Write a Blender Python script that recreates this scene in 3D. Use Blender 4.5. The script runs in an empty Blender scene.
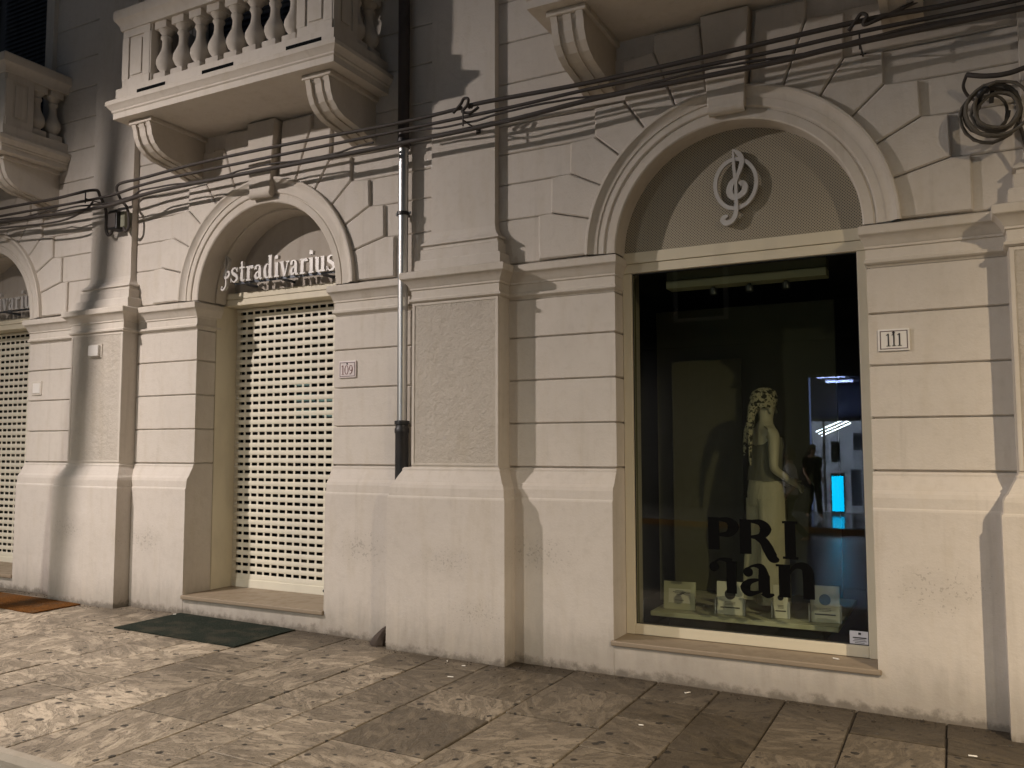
import bpy, bmesh, math, random
from mathutils import Vector, Matrix
R = math.radians
C = bpy.context.scene.collection
SC = bpy.context.scene

# ------------------------------------------------------------------ camera
def make_camera():
    cd = bpy.data.cameras.new('camera'); co = bpy.data.objects.new('camera', cd); C.objects.link(co)
    yaw, pit, rol = R(-27.5228), R(4.2028), R(-0.1178)
    fw = Vector((math.sin(yaw)*math.cos(pit), math.cos(yaw)*math.cos(pit), math.sin(pit)))
    r0 = Vector((math.cos(yaw), -math.sin(yaw), 0)); u0 = r0.cross(fw)
    r = r0*math.cos(rol)+u0*math.sin(rol); u = -r0*math.sin(rol)+u0*math.cos(rol)
    m = Matrix((r, u, -fw)).transposed().to_4x4(); m.translation = Vector((0, -6, 1.63))
    co.matrix_world = m
    cd.sensor_width = 36; cd.lens = 850/1024*36; cd.clip_start = 0.05; cd.clip_end = 400
    SC.camera = co
make_camera()

# ------------------------------------------------------------------ world, exposure
W = bpy.data.worlds.new("World"); SC.world = W; W.use_nodes = True
def world():
    nt = W.node_tree; nt.nodes.clear()
    out = nt.nodes.new('ShaderNodeOutputWorld'); bg = nt.nodes.new('ShaderNodeBackground')
    sky = nt.nodes.new('ShaderNodeTexSky'); sky.sky_type = 'NISHITA'; sky.sun_disc = False
    sky.sun_elevation = R(1.5); sky.sun_rotation = R(200)
    tintn = nt.nodes.new('ShaderNodeMix'); tintn.data_type = 'RGBA'; tintn.blend_type = 'MULTIPLY'; tintn.inputs[0].default_value = 1
    nt.links.new(sky.outputs[0], tintn.inputs[6]); tintn.inputs[7].default_value = (.92, 1.0, 1.28, 1)
    nt.links.new(tintn.outputs[2], bg.inputs[0]); bg.inputs[1].default_value = 0.06
    nt.links.new(bg.outputs[0], out.inputs[0])
world()
SC.view_settings.view_transform = 'Standard'; SC.view_settings.look = 'None'
SC.view_settings.gamma = 1.0; SC.view_settings.exposure = 0.0
SC.view_settings.use_curve_mapping = False

# street lamps: the light in each lantern, the last two added as fill (the lanterns and posts are built further down)
LAMPS = [  # position, power, spot blend, colour
    dict(pos=(-8.4, -4.1, 5.7), power=2420, blend=1.0, rad=.07, tilt=-21.0, col=(1.0, .89, .84)),
    dict(pos=(3.3, -4.8, 4.9), power=3000, blend=1.0, rad=.04, tilt=-5.0, col=(1.0, .81, .58)),
    dict(pos=(4.6, -11.6, 4.7), power=900, blend=.6, rad=.08, tilt=0.0, col=(1.0, .86, .64)),  # added fill lamp across the street, kept clear of the window reflection
    dict(pos=(-8.2, -11.6, 4.7), power=3800, blend=.6, rad=.08, tilt=0.0, col=(1.0, .95, .86)),  # second added fill lamp, lifts the middle of the facade
]
for L in LAMPS:
    ld = bpy.data.lights.new('street_lamp_light', 'SPOT'); lo = bpy.data.objects.new('street_lamp_light', ld)
    C.objects.link(lo); lo.location = L['pos']; lo.rotation_euler = (0, R(L['tilt']), 0)
    ld.energy = L['power']; ld.spot_size = R(180); ld.spot_blend = L['blend']; ld.color = L['col']; ld.shadow_soft_size = L['rad']
    L['obj'] = lo

# ------------------------------------------------------------------ materials
def mat(name, col, rough=.6, metal=0.0, spec=.5):
    m = bpy.data.materials.new(name); m.use_nodes = True
    b = m.node_tree.nodes['Principled BSDF']
    b.inputs['Base Color'].default_value = (*col, 1); b.inputs['Roughness'].default_value = rough
    b.inputs['Metallic'].default_value = metal; b.inputs['Specular IOR Level'].default_value = spec
    return m
class NT:
    def __init__(s, m): s.t = m.node_tree; s.b = s.t.nodes['Principled BSDF']
    def n(s, typ, **kw):
        x = s.t.nodes.new('ShaderNode'+typ)
        for k, v in kw.items():
            if k.startswith('i_'):
                key = k[2:]; key = int(key) if key.isdigit() else key.replace('_', ' ')
                x.inputs[key].default_value = v
            else: setattr(x, k, v)
        return x
    def l(s, a, b): s.t.links.new(a, b)
    def math(s, op, a, b=None, c=None, clamp=False):
        x = s.n('Math', operation=op); x.use_clamp = clamp
        for i, v in enumerate((a, b, c)):
            if v is None: continue
            if isinstance(v, (int, float)): x.inputs[i].default_value = v
            else: s.l(v, x.inputs[i])
        return x.outputs[0]
    def pos(s): return s.n('NewGeometry').outputs['Position']
    def mapped(s, vec, scale=(1, 1, 1), rot=(0, 0, 0)):
        m = s.n('Mapping'); s.l(vec, m.inputs[0]); m.inputs['Scale'].default_value = scale; m.inputs['Rotation'].default_value = rot
        return m.outputs[0]
    def noise(s, vec, scale, detail=4, rough=.55):
        x = s.n('TexNoise'); s.l(vec, x.inputs['Vector']); x.inputs['Scale'].default_value = scale
        x.inputs['Detail'].default_value = detail; x.inputs['Roughness'].default_value = rough
        return x.outputs[0]
    def ramp(s, fac, pts):
        x = s.n('ValToRGB'); s.l(fac, x.inputs[0]); e = x.color_ramp.elements
        while len(e) < len(pts): e.new(.5)
        for i, (p, c) in enumerate(pts):
            e[i].position = p; e[i].color = (*c, 1) if len(c) == 3 else c
        return x.outputs[0]
    def mix(s, fac, a, b, mode='MIX'):
        x = s.n('Mix', data_type='RGBA', blend_type=mode)
        if isinstance(fac, (int, float)): x.inputs[0].default_value = fac
        else: s.l(fac, x.inputs[0])
        for i, v in ((6, a), (7, b)):
            if isinstance(v, tuple): x.inputs[i].default_value = (*v, 1)
            else: s.l(v, x.inputs[i])
        return x.outputs[2]
    def bump(s, h, strength=.3, dist=.01, prev=None):
        x = s.n('Bump'); s.l(h, x.inputs['Height']); x.inputs['Strength'].default_value = strength; x.inputs['Distance'].default_value = dist
        if prev is not None: s.l(prev, x.inputs['Normal'])
        return x.outputs[0]
    def smask(s, lo, hi, v):   # smooth 0..1
        x = s.n('MapRange', interpolation_type='SMOOTHSTEP'); s.l(v, x.inputs[0])
        x.inputs[1].default_value = lo; x.inputs[2].default_value = hi; return x.outputs[0]

CHIPS = [(-4.52, .78), (-3.55, .74), (-2.85, .80), (-.12, .75), (-8.15, .80), (-7.2, .72), (.75, .7), (-3.3, .35)]
def plaster(name, col, rough_bump=.25, chips=False, stucco=False):
    m = mat(name, col, .82, spec=.25); t = NT(m); P = t.pos()
    n1 = t.noise(P, 1.3, 5); n2 = t.noise(t.mapped(P, (6, 6, 1.2)), 1.6, 5); n3 = t.noise(P, 14, 6, .65)
    c = t.mix(t.math('MULTIPLY', t.smask(.42, .70, n1), .36), col, tuple(v*.80 for v in col))
    c = t.mix(t.math('MULTIPLY', t.smask(.48, .74, n2), .32), c, (col[0]*.82, col[1]*.78, col[2]*.68))
    c = t.mix(t.math('MULTIPLY', t.smask(.46, .74, n3), .24), c, (col[0]*.7, col[1]*.68, col[2]*.64))
    ri = t.n('NewGeometry').outputs['Random Per Island']
    c = t.mix(t.math('MULTIPLY', ri, .16), c, (col[0]*.62, col[1]*.58, col[2]*.52))
    pt = t.smask(.60, .64, t.noise(t.mapped(P, (1, 1, 1.3)), .9, 3)); c = t.mix(t.math('MULTIPLY', pt, .14), c, (col[0]*1.12, col[1]*1.12, col[2]*1.12))
    dr = t.smask(.56, .74, t.noise(t.mapped(P, (9, 9, .5)), 1.0, 5, .6)); c = t.mix(t.math('MULTIPLY', dr, .26), c, (col[0]*.55, col[1]*.52, col[2]*.46))
    if chips:
        sep = t.n('SeparateXYZ'); t.l(P, sep.inputs[0])
        # rain and splash dirt low on the plinth
        low = t.smask(.42, .0, t.math('ADD', sep.outputs[2], t.math('MULTIPLY', t.math('SUBTRACT', n2, .5), .5)))
        c = t.mix(t.math('MULTIPLY', low, .5), c, (.20, .17, .13))
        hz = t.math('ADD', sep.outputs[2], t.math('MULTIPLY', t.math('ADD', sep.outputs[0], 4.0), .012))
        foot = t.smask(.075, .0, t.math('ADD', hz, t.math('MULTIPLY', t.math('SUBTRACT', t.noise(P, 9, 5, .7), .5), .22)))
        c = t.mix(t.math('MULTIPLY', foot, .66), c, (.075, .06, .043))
        sp = t.noise(P, 55, 3, .6); tot = None
        for (cx, cz) in CHIPS:
            dx = t.math('MULTIPLY', t.math('SUBTRACT', sep.outputs[0], cx), 1/.42)
            dz = t.math('MULTIPLY', t.math('SUBTRACT', sep.outputs[2], cz), 1/.2)
            d = t.math('SQRT', t.math('ADD', t.math('MULTIPLY', dx, dx), t.math('MULTIPLY', dz, dz)))
            k = t.math('SUBTRACT', 1.0, d, clamp=True)
            tot = k if tot is None else t.math('MAXIMUM', tot, k)
        th = t.math('SUBTRACT', .72, t.math('MULTIPLY', tot, .17))
        f = t.math('MULTIPLY', t.math('GREATER_THAN', sp, th), t.math('GREATER_THAN', tot, .02))
        c = t.mix(t.math('MULTIPLY', f, .42), c, (.22, .195, .16))
        c = t.mix(t.math('MULTIPLY', t.smask(0, .9, tot), .16), c, (.3, .27, .23))
    t.l(c, t.b.inputs['Base Color'])
    h = t.math('ADD', t.math('MULTIPLY', n3, .6), t.math('MULTIPLY', t.noise(P, 60, 4, .6), .4))
    nb = t.bump(h, rough_bump, .012)
    if stucco:
        nb = t.bump(t.noise(t.mapped(P, (1, 1, 1), (.3, .5, .2)), 15, 9, .72), .75, .035, nb)
    nb = t.bump(t.noise(P, 3.2, 3), .16, .05, nb)
    t.l(nb, t.b.inputs['Normal'])
    return m
STONE = (.60, .552, .488)
M = {}
M['wall'] = plaster('painted_plaster', STONE, .45)
M['plinth'] = plaster('worn_plinth_plaster', (.60, .55, .49), .35, chips=True)
M['trim'] = plaster('moulding_plaster', (.60, .55, .48), .12)
M['stucco'] = plaster('rough_stucco_panel', (.55, .50, .43), .3, stucco=True)
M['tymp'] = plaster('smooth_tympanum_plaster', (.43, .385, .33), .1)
M['cream'] = mat('cream_painted_metal', (.62, .56, .42), .42)
M['shutter'] = mat('ivory_shutter_metal', (.69, .65, .53), .38)
def dusty(m, scale=7, amt=.35, col=(.25, .22, .17)):
    t = NT(m); P = t.pos(); base = tuple(t.b.inputs['Base Color'].default_value)[:3]
    n = t.smask(.45, .75, t.noise(t.mapped(P, (1, 1, .35)), scale, 5))
    t.l(t.mix(t.math('MULTIPLY', n, amt), base, col), t.b.inputs['Base Color'])
    r = t.b.inputs['Roughness'].default_value
    t.l(t.math('ADD', t.math('MULTIPLY', n, .25), r), t.b.inputs['Roughness'])
    return m
dusty(M['cream'], 5, .18); dusty(M['shutter'], 5, .14)
M['sill'] = dusty(mat('worn_sill_stone', (.27, .212, .148), .5), 9, .5, (.22, .18, .13))
M['dark'] = mat('dark_interior', (.006, .007, .007), .9, spec=.05)
M['black'] = dusty(mat('black_plastic', (.012, .012, .013), .45), 12, .3, (.06, .05, .045))
M['cable'] = dusty(mat('cable_sheath', (.048, .040, .034), .7), 20, .5, (.09, .075, .06))
M['grit'] = dusty(mat('dark_grit', (.035, .027, .018), .9), 40, .5, (.10, .08, .055))
M['coil'] = dusty(mat('dusty_coil_sheath', (.10, .088, .07), .75), 30, .6, (.19, .165, .13))
M['steel'] = mat('galvanised_pipe', (.50, .50, .49), .40, 1.0)
M['rust'] = dusty(mat('brown_painted_pipe', (.055, .042, .034), .5), 10, .4, (.02, .015, .012))
M['lettersteel'] = mat('brushed_letter_metal', (.50, .48, .45), .45, .25)
M['plaque'] = dusty(mat('glazed_plaque', (.66, .59, .57), .3), 15, .15)
M['plaqueframe'] = mat('plaque_border', (.10, .06, .06), .4)
M['plaquewhite'] = mat('white_plaque', (.72, .69, .64), .3)
M['ink'] = mat('dark_ink', (.02, .017, .017), .5)
M['inkred'] = mat('brown_numerals', (.18, .08, .07), .5)
M['wood'] = dusty(mat('dark_louvre_paint', (.02, .022, .026), .5), 8, .4, (.04, .04, .045))
M['card'] = mat('card_paper', (.85, .84, .76), .8)
M['cardframe'] = mat('pale_frame', (.58, .58, .44), .55)
M['board'] = plaster('backdrop_board', (.19, .19, .125), .05)
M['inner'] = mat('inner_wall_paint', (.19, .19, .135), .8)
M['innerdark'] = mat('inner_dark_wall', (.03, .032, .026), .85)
M['vinyl'] = mat('black_vinyl', (.003, .003, .003), .7, spec=.05)
M['sticker'] = mat('white_sticker', (.62, .62, .66), .5)
M['skin'] = mat('mannequin_shell', (.62, .59, .47), .42)
M['hskin'] = mat('human_skin', (.35, .22, .16), .55)
M['hair'] = mat('brown_hair', (.02, .014, .01), .6)
def fabric(name, col, scale=220):
    m = mat(name, col, .9, spec=.1); t = NT(m); P = t.pos()
    t.l(t.bump(t.noise(t.mapped(P, (1, 1, .25)), 18, 4), .5, .03), t.b.inputs['Normal']); return m
M['topcloth'] = fabric('white_knit', (.20, .20, .16)); M['trouser'] = fabric('cream_trouser_cloth', (.60, .57, .45))
M['shirt'] = fabric('pale_shirt', (.42, .42, .45)); M['jeans'] = fabric('dark_jeans', (.02, .022, .03)); M['darkcloth'] = fabric('dark_jacket', (.015, .015, .018))
def scarf():
    m = mat('patterned_scarf', (.5, .47, .35), .85); t = NT(m); P = t.pos()
    v = t.noise(P, 26, 3, .6)
    t.l(t.ramp(v, [(.42, (.035, .035, .025)), (.50, (.62, .58, .42)), (.6, (.5, .47, .34)), (.66, (.05, .05, .03))]), t.b.inputs['Base Color']); return m
M['scarf'] = scarf()
def perforated():
    m = mat('perforated_metal', (.22, .19, .14), .5, .2); t = NT(m)
    s = t.n('SeparateXYZ'); t.l(t.pos(), s.inputs[0])
    k = 2*math.pi/.021
    a = t.math('SINE', t.math('MULTIPLY', t.math('ADD', s.outputs[0], s.outputs[2]), k))
    b = t.math('SINE', t.math('MULTIPLY', t.math('SUBTRACT', s.outputs[0], s.outputs[2]), k))
    f = t.math('GREATER_THAN', t.math('MULTIPLY', a, b), .10)
    f2 = t.math('GREATER_THAN', a, 0); f = t.math('MULTIPLY', f, f2)
    t.l(t.mix(f, (.36, .315, .23), (.010, .009, .008)), t.b.inputs['Base Color'])
    t.l(t.bump(f, -.4, .004), t.b.inputs['Normal']); return m
M['perf'] = perforated()
def glass(name, tint, rough=.0):
    m = bpy.data.materials.new(name); m.use_nodes = True; nt = m.node_tree; nt.nodes.clear()
    o = nt.nodes.new('ShaderNodeOutputMaterial'); tr = nt.nodes.new('ShaderNodeBsdfTransparent'); gl = nt.nodes.new('ShaderNodeBsdfGlossy')
    fr = nt.nodes.new('ShaderNodeFresnel'); fr.inputs[0].default_value = 1.62; mx = nt.nodes.new('ShaderNodeMixShader')
    ge = nt.nodes.new('ShaderNodeNewGeometry'); mr = nt.nodes.new('ShaderNodeMapRange'); nt.links.new(ge.outputs['Backfacing'], mr.inputs[0])
    mr.inputs[3].default_value = 1.62; mr.inputs[4].default_value = 1/1.62; nt.links.new(mr.outputs[0], fr.inputs[0])
    tr.inputs[0].default_value = (*tint, 1); gl.inputs['Roughness'].default_value = rough; gl.inputs['Color'].default_value = (1, 1, 1, 1)
    nt.links.new(fr.outputs[0], mx.inputs[0]); nt.links.new(tr.outputs[0], mx.inputs[1]); nt.links.new(gl.outputs[0], mx.inputs[2]); nt.links.new(mx.outputs[0], o.inputs[0])
    return m
M['glass'] = glass('shop_glass', (.61, .63, .53)); M['glassdoor'] = glass('door_glass', (.25, .27, .24))
def emit(name, col, st):
    m = mat(name, (0, 0, 0), .5); b = m.node_tree.nodes['Principled BSDF']
    b.inputs['Emission Color'].default_value = (*col, 1); b.inputs['Emission Strength'].default_value = st; return m
M['lampglow'] = emit('lamp_diffuser', (1, .8, .58), 6)
M['cyan'] = emit('cyan_screen', (.0, .55, 1.0), 19); M['led'] = emit('ceiling_led', (.74, .85, 1.0), 480)
M['strip'] = emit('shelf_strip_light', (.80, .90, 1.0), 45); M['edge'] = emit('lit_jamb_glow', (.35, .5, 1.0), 2.2)
M['shoplight'] = emit('shop_display_light', (.70, .92, 1.0), 3.0)
M['signblue'] = emit('lit_window_glow', (.75, .85, 1.0), 4)
M['mat_green'] = mat('green_mat_pile', (.027, .034, .026), .95, spec=.1); M['mat_brown'] = mat('brown_mat_pile', (.15, .062, .015), .95, spec=.1)
for k in ('mat_green', 'mat_brown'):
    t = NT(M[k]); P = t.pos(); base = tuple(t.b.inputs['Base Color'].default_value)[:3]
    n = t.noise(P, 90, 3); t.l(t.mix(t.smask(.35, .7, n), tuple(v*.6 for v in base), tuple(v*1.35 for v in base)), t.b.inputs['Base Color'])
    n2 = t.smask(.46, .70, t.noise(P, 5, 5)); lk = t.b.inputs['Base Color'].links[0].from_socket
    t.l(t.mix(t.math('MULTIPLY', n2, .45), lk, (.085, .072, .052)), t.b.inputs['Base Color']); t.l(t.bump(n, 1.0, .015), t.b.inputs['Normal'])
M['asphalt'] = mat('worn_asphalt', (.05, .05, .05), .28)
t = NT(M['asphalt']); P = t.pos()
t.l(t.ramp(t.noise(P, 120, 4, .7), [(.3, (.022, .022, .024)), (.7, (.085, .08, .075))]), t.b.inputs['Base Color']); t.l(t.bump(t.noise(P, 90, 3), .25, .01), t.b.inputs['Normal'])
M['farpave'] = mat('polished_far_paving', (.10, .095, .09), .16)
t = NT(M['farpave']); t.l(t.bump(t.noise(t.pos(), 6, 3), .12, .02), t.b.inputs['Normal'])
M['kerb'] = plaster('kerb_stone', (.36, .32, .26), .4)
M['farwall'] = plaster('far_facade_plaster', (.055, .054, .055), .2)
M['farglass'] = mat('far_dark_window', (.01, .012, .016), .1)
M['butt'] = mat('white_paper_scrap', (.75, .72, .66), .8); M['rag'] = mat('wet_dark_moss', (.05, .035, .025), .8)
M['white'] = mat('white_laminate', (.6, .62, .66), .4); M['grey'] = mat('grey_metal', (.12, .13, .15), .35, .6)
M['pole'] = dusty(mat('lamp_post_paint', (.03, .035, .034), .4), 9, .3)
def marble():
    m = mat('marble_paving', (.3, .25, .19), .42, spec=.35); t = NT(m); P = t.pos()
    at = t.n('Attribute', attribute_name='tone'); tone = at.outputs['Fac']
    a2 = t.n('Attribute', attribute_name='turn'); rot = t.n('VectorRotate', rotation_type='Z_AXIS')
    t.l(P, rot.inputs['Vector']); t.l(a2.outputs['Fac'], rot.inputs['Angle'])
    v = t.mapped(rot.outputs[0], (1.0, 2.3, 1))
    wx = t.n('TexNoise', i_Scale=3.4, i_Detail=7.0, i_Roughness=.62, i_Distortion=1.6); t.l(v, wx.inputs['Vector']); w = wx.outputs[0]
    w2 = t.noise(v, 15, 6, .65); w3 = t.noise(P, 1.9, 6, .65)
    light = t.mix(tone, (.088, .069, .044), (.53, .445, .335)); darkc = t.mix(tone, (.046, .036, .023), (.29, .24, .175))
    f = t.smask(.41, .60, t.math('ADD', t.math('MULTIPLY', w, .62), t.math('MULTIPLY', w2, .38)))
    c = t.mix(f, darkc, light)
    c = t.mix(t.math('MULTIPLY', t.smask(.44, .66, w3), .55), c, (.10, .082, .06))
    crack = t.smask(.022, .0, t.math('ABSOLUTE', t.math('SUBTRACT', w, .49)))
    c = t.mix(t.math('MULTIPLY', crack, .72), c, (.07, .055, .04))
    vo = t.n('TexVoronoi', feature='F1', voronoi_dimensions='2D'); t.l(P, vo.inputs['Vector']); vo.inputs['Scale'].default_value = 5.5
    sep = t.n('SeparateColor'); t.l(vo.outputs['Color'], sep.inputs[0])
    gum = t.math('LESS_THAN', t.math('ADD', vo.outputs['Distance'], t.math('MULTIPLY', t.math('SUBTRACT', t.noise(P, 40, 2), .5), .07)), t.math('MULTIPLY', sep.outputs[0], .135))
    vo2 = t.n('TexVoronoi', feature='F1', voronoi_dimensions='2D'); t.l(P, vo2.inputs['Vector']); vo2.inputs['Scale'].default_value = 13
    sep2 = t.n('SeparateColor'); t.l(vo2.outputs['Color'], sep2.inputs[0])
    gum2 = t.math('LESS_THAN', vo2.outputs['Distance'], t.math('MULTIPLY', t.math('SUBTRACT', sep2.outputs[1], .38), .26))
    c = t.mix(t.math('MULTIPLY', gum2, .55), c, (.06, .05, .04)); c = t.mix(t.math('MULTIPLY', gum, .9), c, (.020, .017, .014))
    s3 = t.n('SeparateXYZ'); t.l(P, s3.inputs[0])   # grime collected along the foot of the wall
    grime = t.smask(-.75, -.12, t.math('ADD', s3.outputs[1], t.math('MULTIPLY', t.math('SUBTRACT', t.noise(P, 5, 4), .5), .6)))
    c = t.mix(t.math('MULTIPLY', grime, .62), c, (.045, .036, .026))
    deb = t.math('MULTIPLY', t.math('GREATER_THAN', t.noise(P, 38, 3, .6), .60), t.smask(-.5, -.1, s3.outputs[1])); c = t.mix(t.math('MULTIPLY', deb, .7), c, (.02, .016, .012))
    t.l(c, t.b.inputs['Base Color'])
    t.l(t.math('ADD', .34, t.math('MULTIPLY', w2, .3)), t.b.inputs['Roughness'])
    nb = t.bump(t.math('ADD', t.math('MULTIPLY', w, .7), t.math('MULTIPLY', t.noise(P, 45, 4), .3)), .75, .03); t.l(nb, t.b.inputs['Normal'])
    return m
M['marble'] = marble(); M['mortar'] = mat('dirty_joint', (.045, .036, .028), .9)

# ------------------------------------------------------------------ mesh helpers
class MB:
    def __init__(s): s.v = []; s.f = []
    def add(s, vs, fs):
        o = len(s.v); s.v += [tuple(p) for p in vs]; s.f += [tuple(i+o for i in f) for f in fs]; return s
    def box(s, x0, x1, y0, y1, z0, z1):
        return s.add([(x0, y0, z0), (x1, y0, z0), (x1, y1, z0), (x0, y1, z0), (x0, y0, z1), (x1, y0, z1), (x1, y1, z1), (x0, y1, z1)],
                     [(0, 3, 2, 1), (4, 5, 6, 7), (0, 1, 5, 4), (1, 2, 6, 5), (2, 3, 7, 6), (3, 0, 4, 7)])
    def cbox(s, x0, x1, y0, y1, z0, z1, b=.006):        # chamfered box
        o = len(s.v)
        bm = bmesh.new(); bmesh.ops.create_cube(bm, size=1)
        for v in bm.verts: v.co = Vector(((x0+x1)/2+v.co.x*(x1-x0), (y0+y1)/2+v.co.y*(y1-y0), (z0+z1)/2+v.co.z*(z1-z0)))
        bmesh.ops.bevel(bm, geom=bm.edges[:], offset=b, segments=2, affect='EDGES', profile=.5)
        bm.verts.index_update(); s.add([v.co for v in bm.verts], [[v.index for v in f.verts] for f in bm.faces]); bm.free(); return s
    def prism(s, poly, y0, y1, bev=0.0, backcap=False, gap=0.0):  # poly (x,z) counter-clockwise seen from -Y ; front at y0
        n = len(poly); a = sum(poly[i][0]*poly[(i+1) % n][1]-poly[(i+1) % n][0]*poly[i][1] for i in range(n))
        if a < 0: poly = poly[::-1]
        if gap:
            q = []
            for i in range(n):
                p0, p1, p2 = Vector(poly[i-1]), Vector(poly[i]), Vector(poly[(i+1) % n]); d1 = (p1-p0).normalized(); d2 = (p2-p1).normalized()
                n1 = Vector((-d1.y, d1.x)); n2 = Vector((-d2.y, d2.x)); q.append(p1+(n1+n2)*(gap/max(1+n1.dot(n2), .35)))
            poly = [(p.x, p.y) for p in q]
        vs = []; fs = []
        if bev > 0:
            ins = []
            for i in range(n):
                p0, p1, p2 = Vector(poly[i-1]), Vector(poly[i]), Vector(poly[(i+1) % n])
                d1 = (p1-p0).normalized(); d2 = (p2-p1).normalized()
                n1 = Vector((-d1.y, d1.x)); n2 = Vector((-d2.y, d2.x)); den = 1+n1.dot(n2)
                ins.append(p1+(n1+n2)*(bev/max(den, .35)))
            vs += [(p.x, y0, p.y) for p in ins]; vs += [(p[0], y0+bev, p[1]) for p in poly]; vs += [(p[0], y1, p[1]) for p in poly]; L = 3
        else:
            vs += [(p[0], y0, p[1]) for p in poly]; vs += [(p[0], y1, p[1]) for p in poly]; L = 2
        fs.append(tuple(range(n)))
        for k in range(L-1):
            for i in range(n):
                j = (i+1) % n; fs.append((k*n+i, (k+1)*n+i, (k+1)*n+j, k*n+j))
        if backcap: fs.append(tuple(range((L-1)*n, L*n))[::-1])
        return s.add(vs, fs)
    def sweep(s, path, prof, closed=False, sc=None, cap=False):   # outward = right of travel, prof (d,z) bottom to top
        n = len(path); P = [Vector(p) for p in path]; rows = []
        segs = [(P[(i+1) % n]-P[i]).normalized() for i in range(n if closed else n-1)]
        nor = [Vector((d.y, -d.x)) for d in segs]; sc = sc or [1]*len(segs)
        for i in range(n):
            if closed: a, b = (i-1) % n, i
            else: a, b = max(i-1, 0), min(i, n-2)
            n1, n2 = nor[a]*sc[a], nor[b]*sc[b]
            if a == b or abs(nor[a].cross(nor[b])) < 1e-5: off = lambda d, q=n1: q*d
            else:  # intersection of the two offset lines
                def off(d, a=a, b=b):
                    m1, m2 = nor[a], nor[b]; det = m1.x*m2.y-m1.y*m2.x; c1, c2 = d*sc[a], d*sc[b]
                    return Vector(((c1*m2.y-c2*m1.y)/det, (m1.x*c2-m2.x*c1)/det))
            rows.append([(P[i].x+off(d).x, P[i].y+off(d).y, z) for d, z in prof])
        k = len(prof); vs = [p for r in rows for p in r]; fs = []
        for i in range(n if closed else n-1):
            j = (i+1) % n
            for q in range(k-1): fs.append((i*k+q, j*k+q, j*k+q+1, i*k+q+1))
        if cap and closed: fs.append(tuple(i*k+k-1 for i in range(n))); fs.append(tuple(i*k for i in range(n))[::-1])
        return s.add(vs, fs)
    def extr_x(s, x0, x1, prof):     # closed profile (y,z)
        n = len(prof); vs = [(x0, y, z) for y, z in prof]+[(x1, y, z) for y, z in prof]
        fs = [tuple(range(n)), tuple(range(n, 2*n))[::-1]]+[(i, i+n, (i+1) % n+n, (i+1) % n) for i in range(n)]
        return s.add(vs, fs)
    def arc(s, xc, zs, prof, a0=0, a1=180, n=64):   # prof (r,y)
        k = len(prof); vs = []; fs = []
        for i in range(n+1):
            a = R(a0+(a1-a0)*i/n)
            vs += [(xc+r*math.cos(a), y, zs+r*math.sin(a)) for r, y in prof]
        for i in range(n):
            for q in range(k-1): fs.append((i*k+q, i*k+q+1, (i+1)*k+q+1, (i+1)*k+q))
        return s.add(vs, fs)
    def tube(s, pts, r, n=8, cap=True):
        P = [Vector(p) for p in pts]; rr = r if isinstance(r, (list, tuple)) else [r]*len(P); o = []; fs = []
        up = Vector((0, 0, 1)); prev = None
        for i, p in enumerate(P):
            d = (P[min(i+1, len(P)-1)]-P[max(i-1, 0)]).normalized()
            if prev is None:
                x = d.cross(up); x = x.normalized() if x.length > 1e-4 else Vector((1, 0, 0))
            else:
                x = prev-d*prev.dot(d); x = x.normalized()
            prev = x; y = d.cross(x)
            o += [p+(x*math.cos(2*math.pi*j/n)+y*math.sin(2*math.pi*j/n))*rr[i] for j in range(n)]
        for i in range(len(P)-1):
            for j in range(n): fs.append((i*n+j, i*n+(j+1) % n, (i+1)*n+(j+1) % n, (i+1)*n+j))
        if cap: fs.append(tuple(range(n))[::-1]); fs.append(tuple(range((len(P)-1)*n, len(P)*n)))
        return s.add(o, fs)
    def lathe(s, prof, cx, cy, n=16, sx=1, sy=1):    # (r,z)
        k = len(prof); vs = []; fs = []
        for i in range(n):
            a = 2*math.pi*i/n; vs += [(cx+r*math.cos(a)*sx, cy+r*math.sin(a)*sy, z) for r, z in prof]
        for i in range(n):
            j = (i+1) % n
            for q in range(k-1): fs.append((i*k+q, j*k+q, j*k+q+1, i*k+q+1))
        fs.append(tuple(i*k for i in range(n))[::-1]); fs.append(tuple(i*k+k-1 for i in range(n)))
        return s.add(vs, fs)
    def loft(s, rings, n=18, fold=0.0, k=7, ph=0.0):        # rings ((cx,cy,cz), rx, ry), fold = depth of hanging pleats
        vs = []; fs = []
        for i, (c, rx, ry) in enumerate(rings):
            for j in range(n):
                a = 2*math.pi*j/n; m = 1+fold*(1-i/max(1, len(rings)-1))*math.sin(k*a+ph+.35*i)+fold*.4*math.sin(2.3*k*a+1.7*i)
                vs.append((c[0]+rx*m*math.cos(a), c[1]+ry*m*math.sin(a), c[2]))
        for i in range(len(rings)-1):
            for j in range(n): fs.append((i*n+j, i*n+(j+1) % n, (i+1)*n+(j+1) % n, (i+1)*n+j))
        fs.append(tuple(range(n))[::-1]); fs.append(tuple(range((len(rings)-1)*n, len(rings)*n)))
        return s.add(vs, fs)
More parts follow.
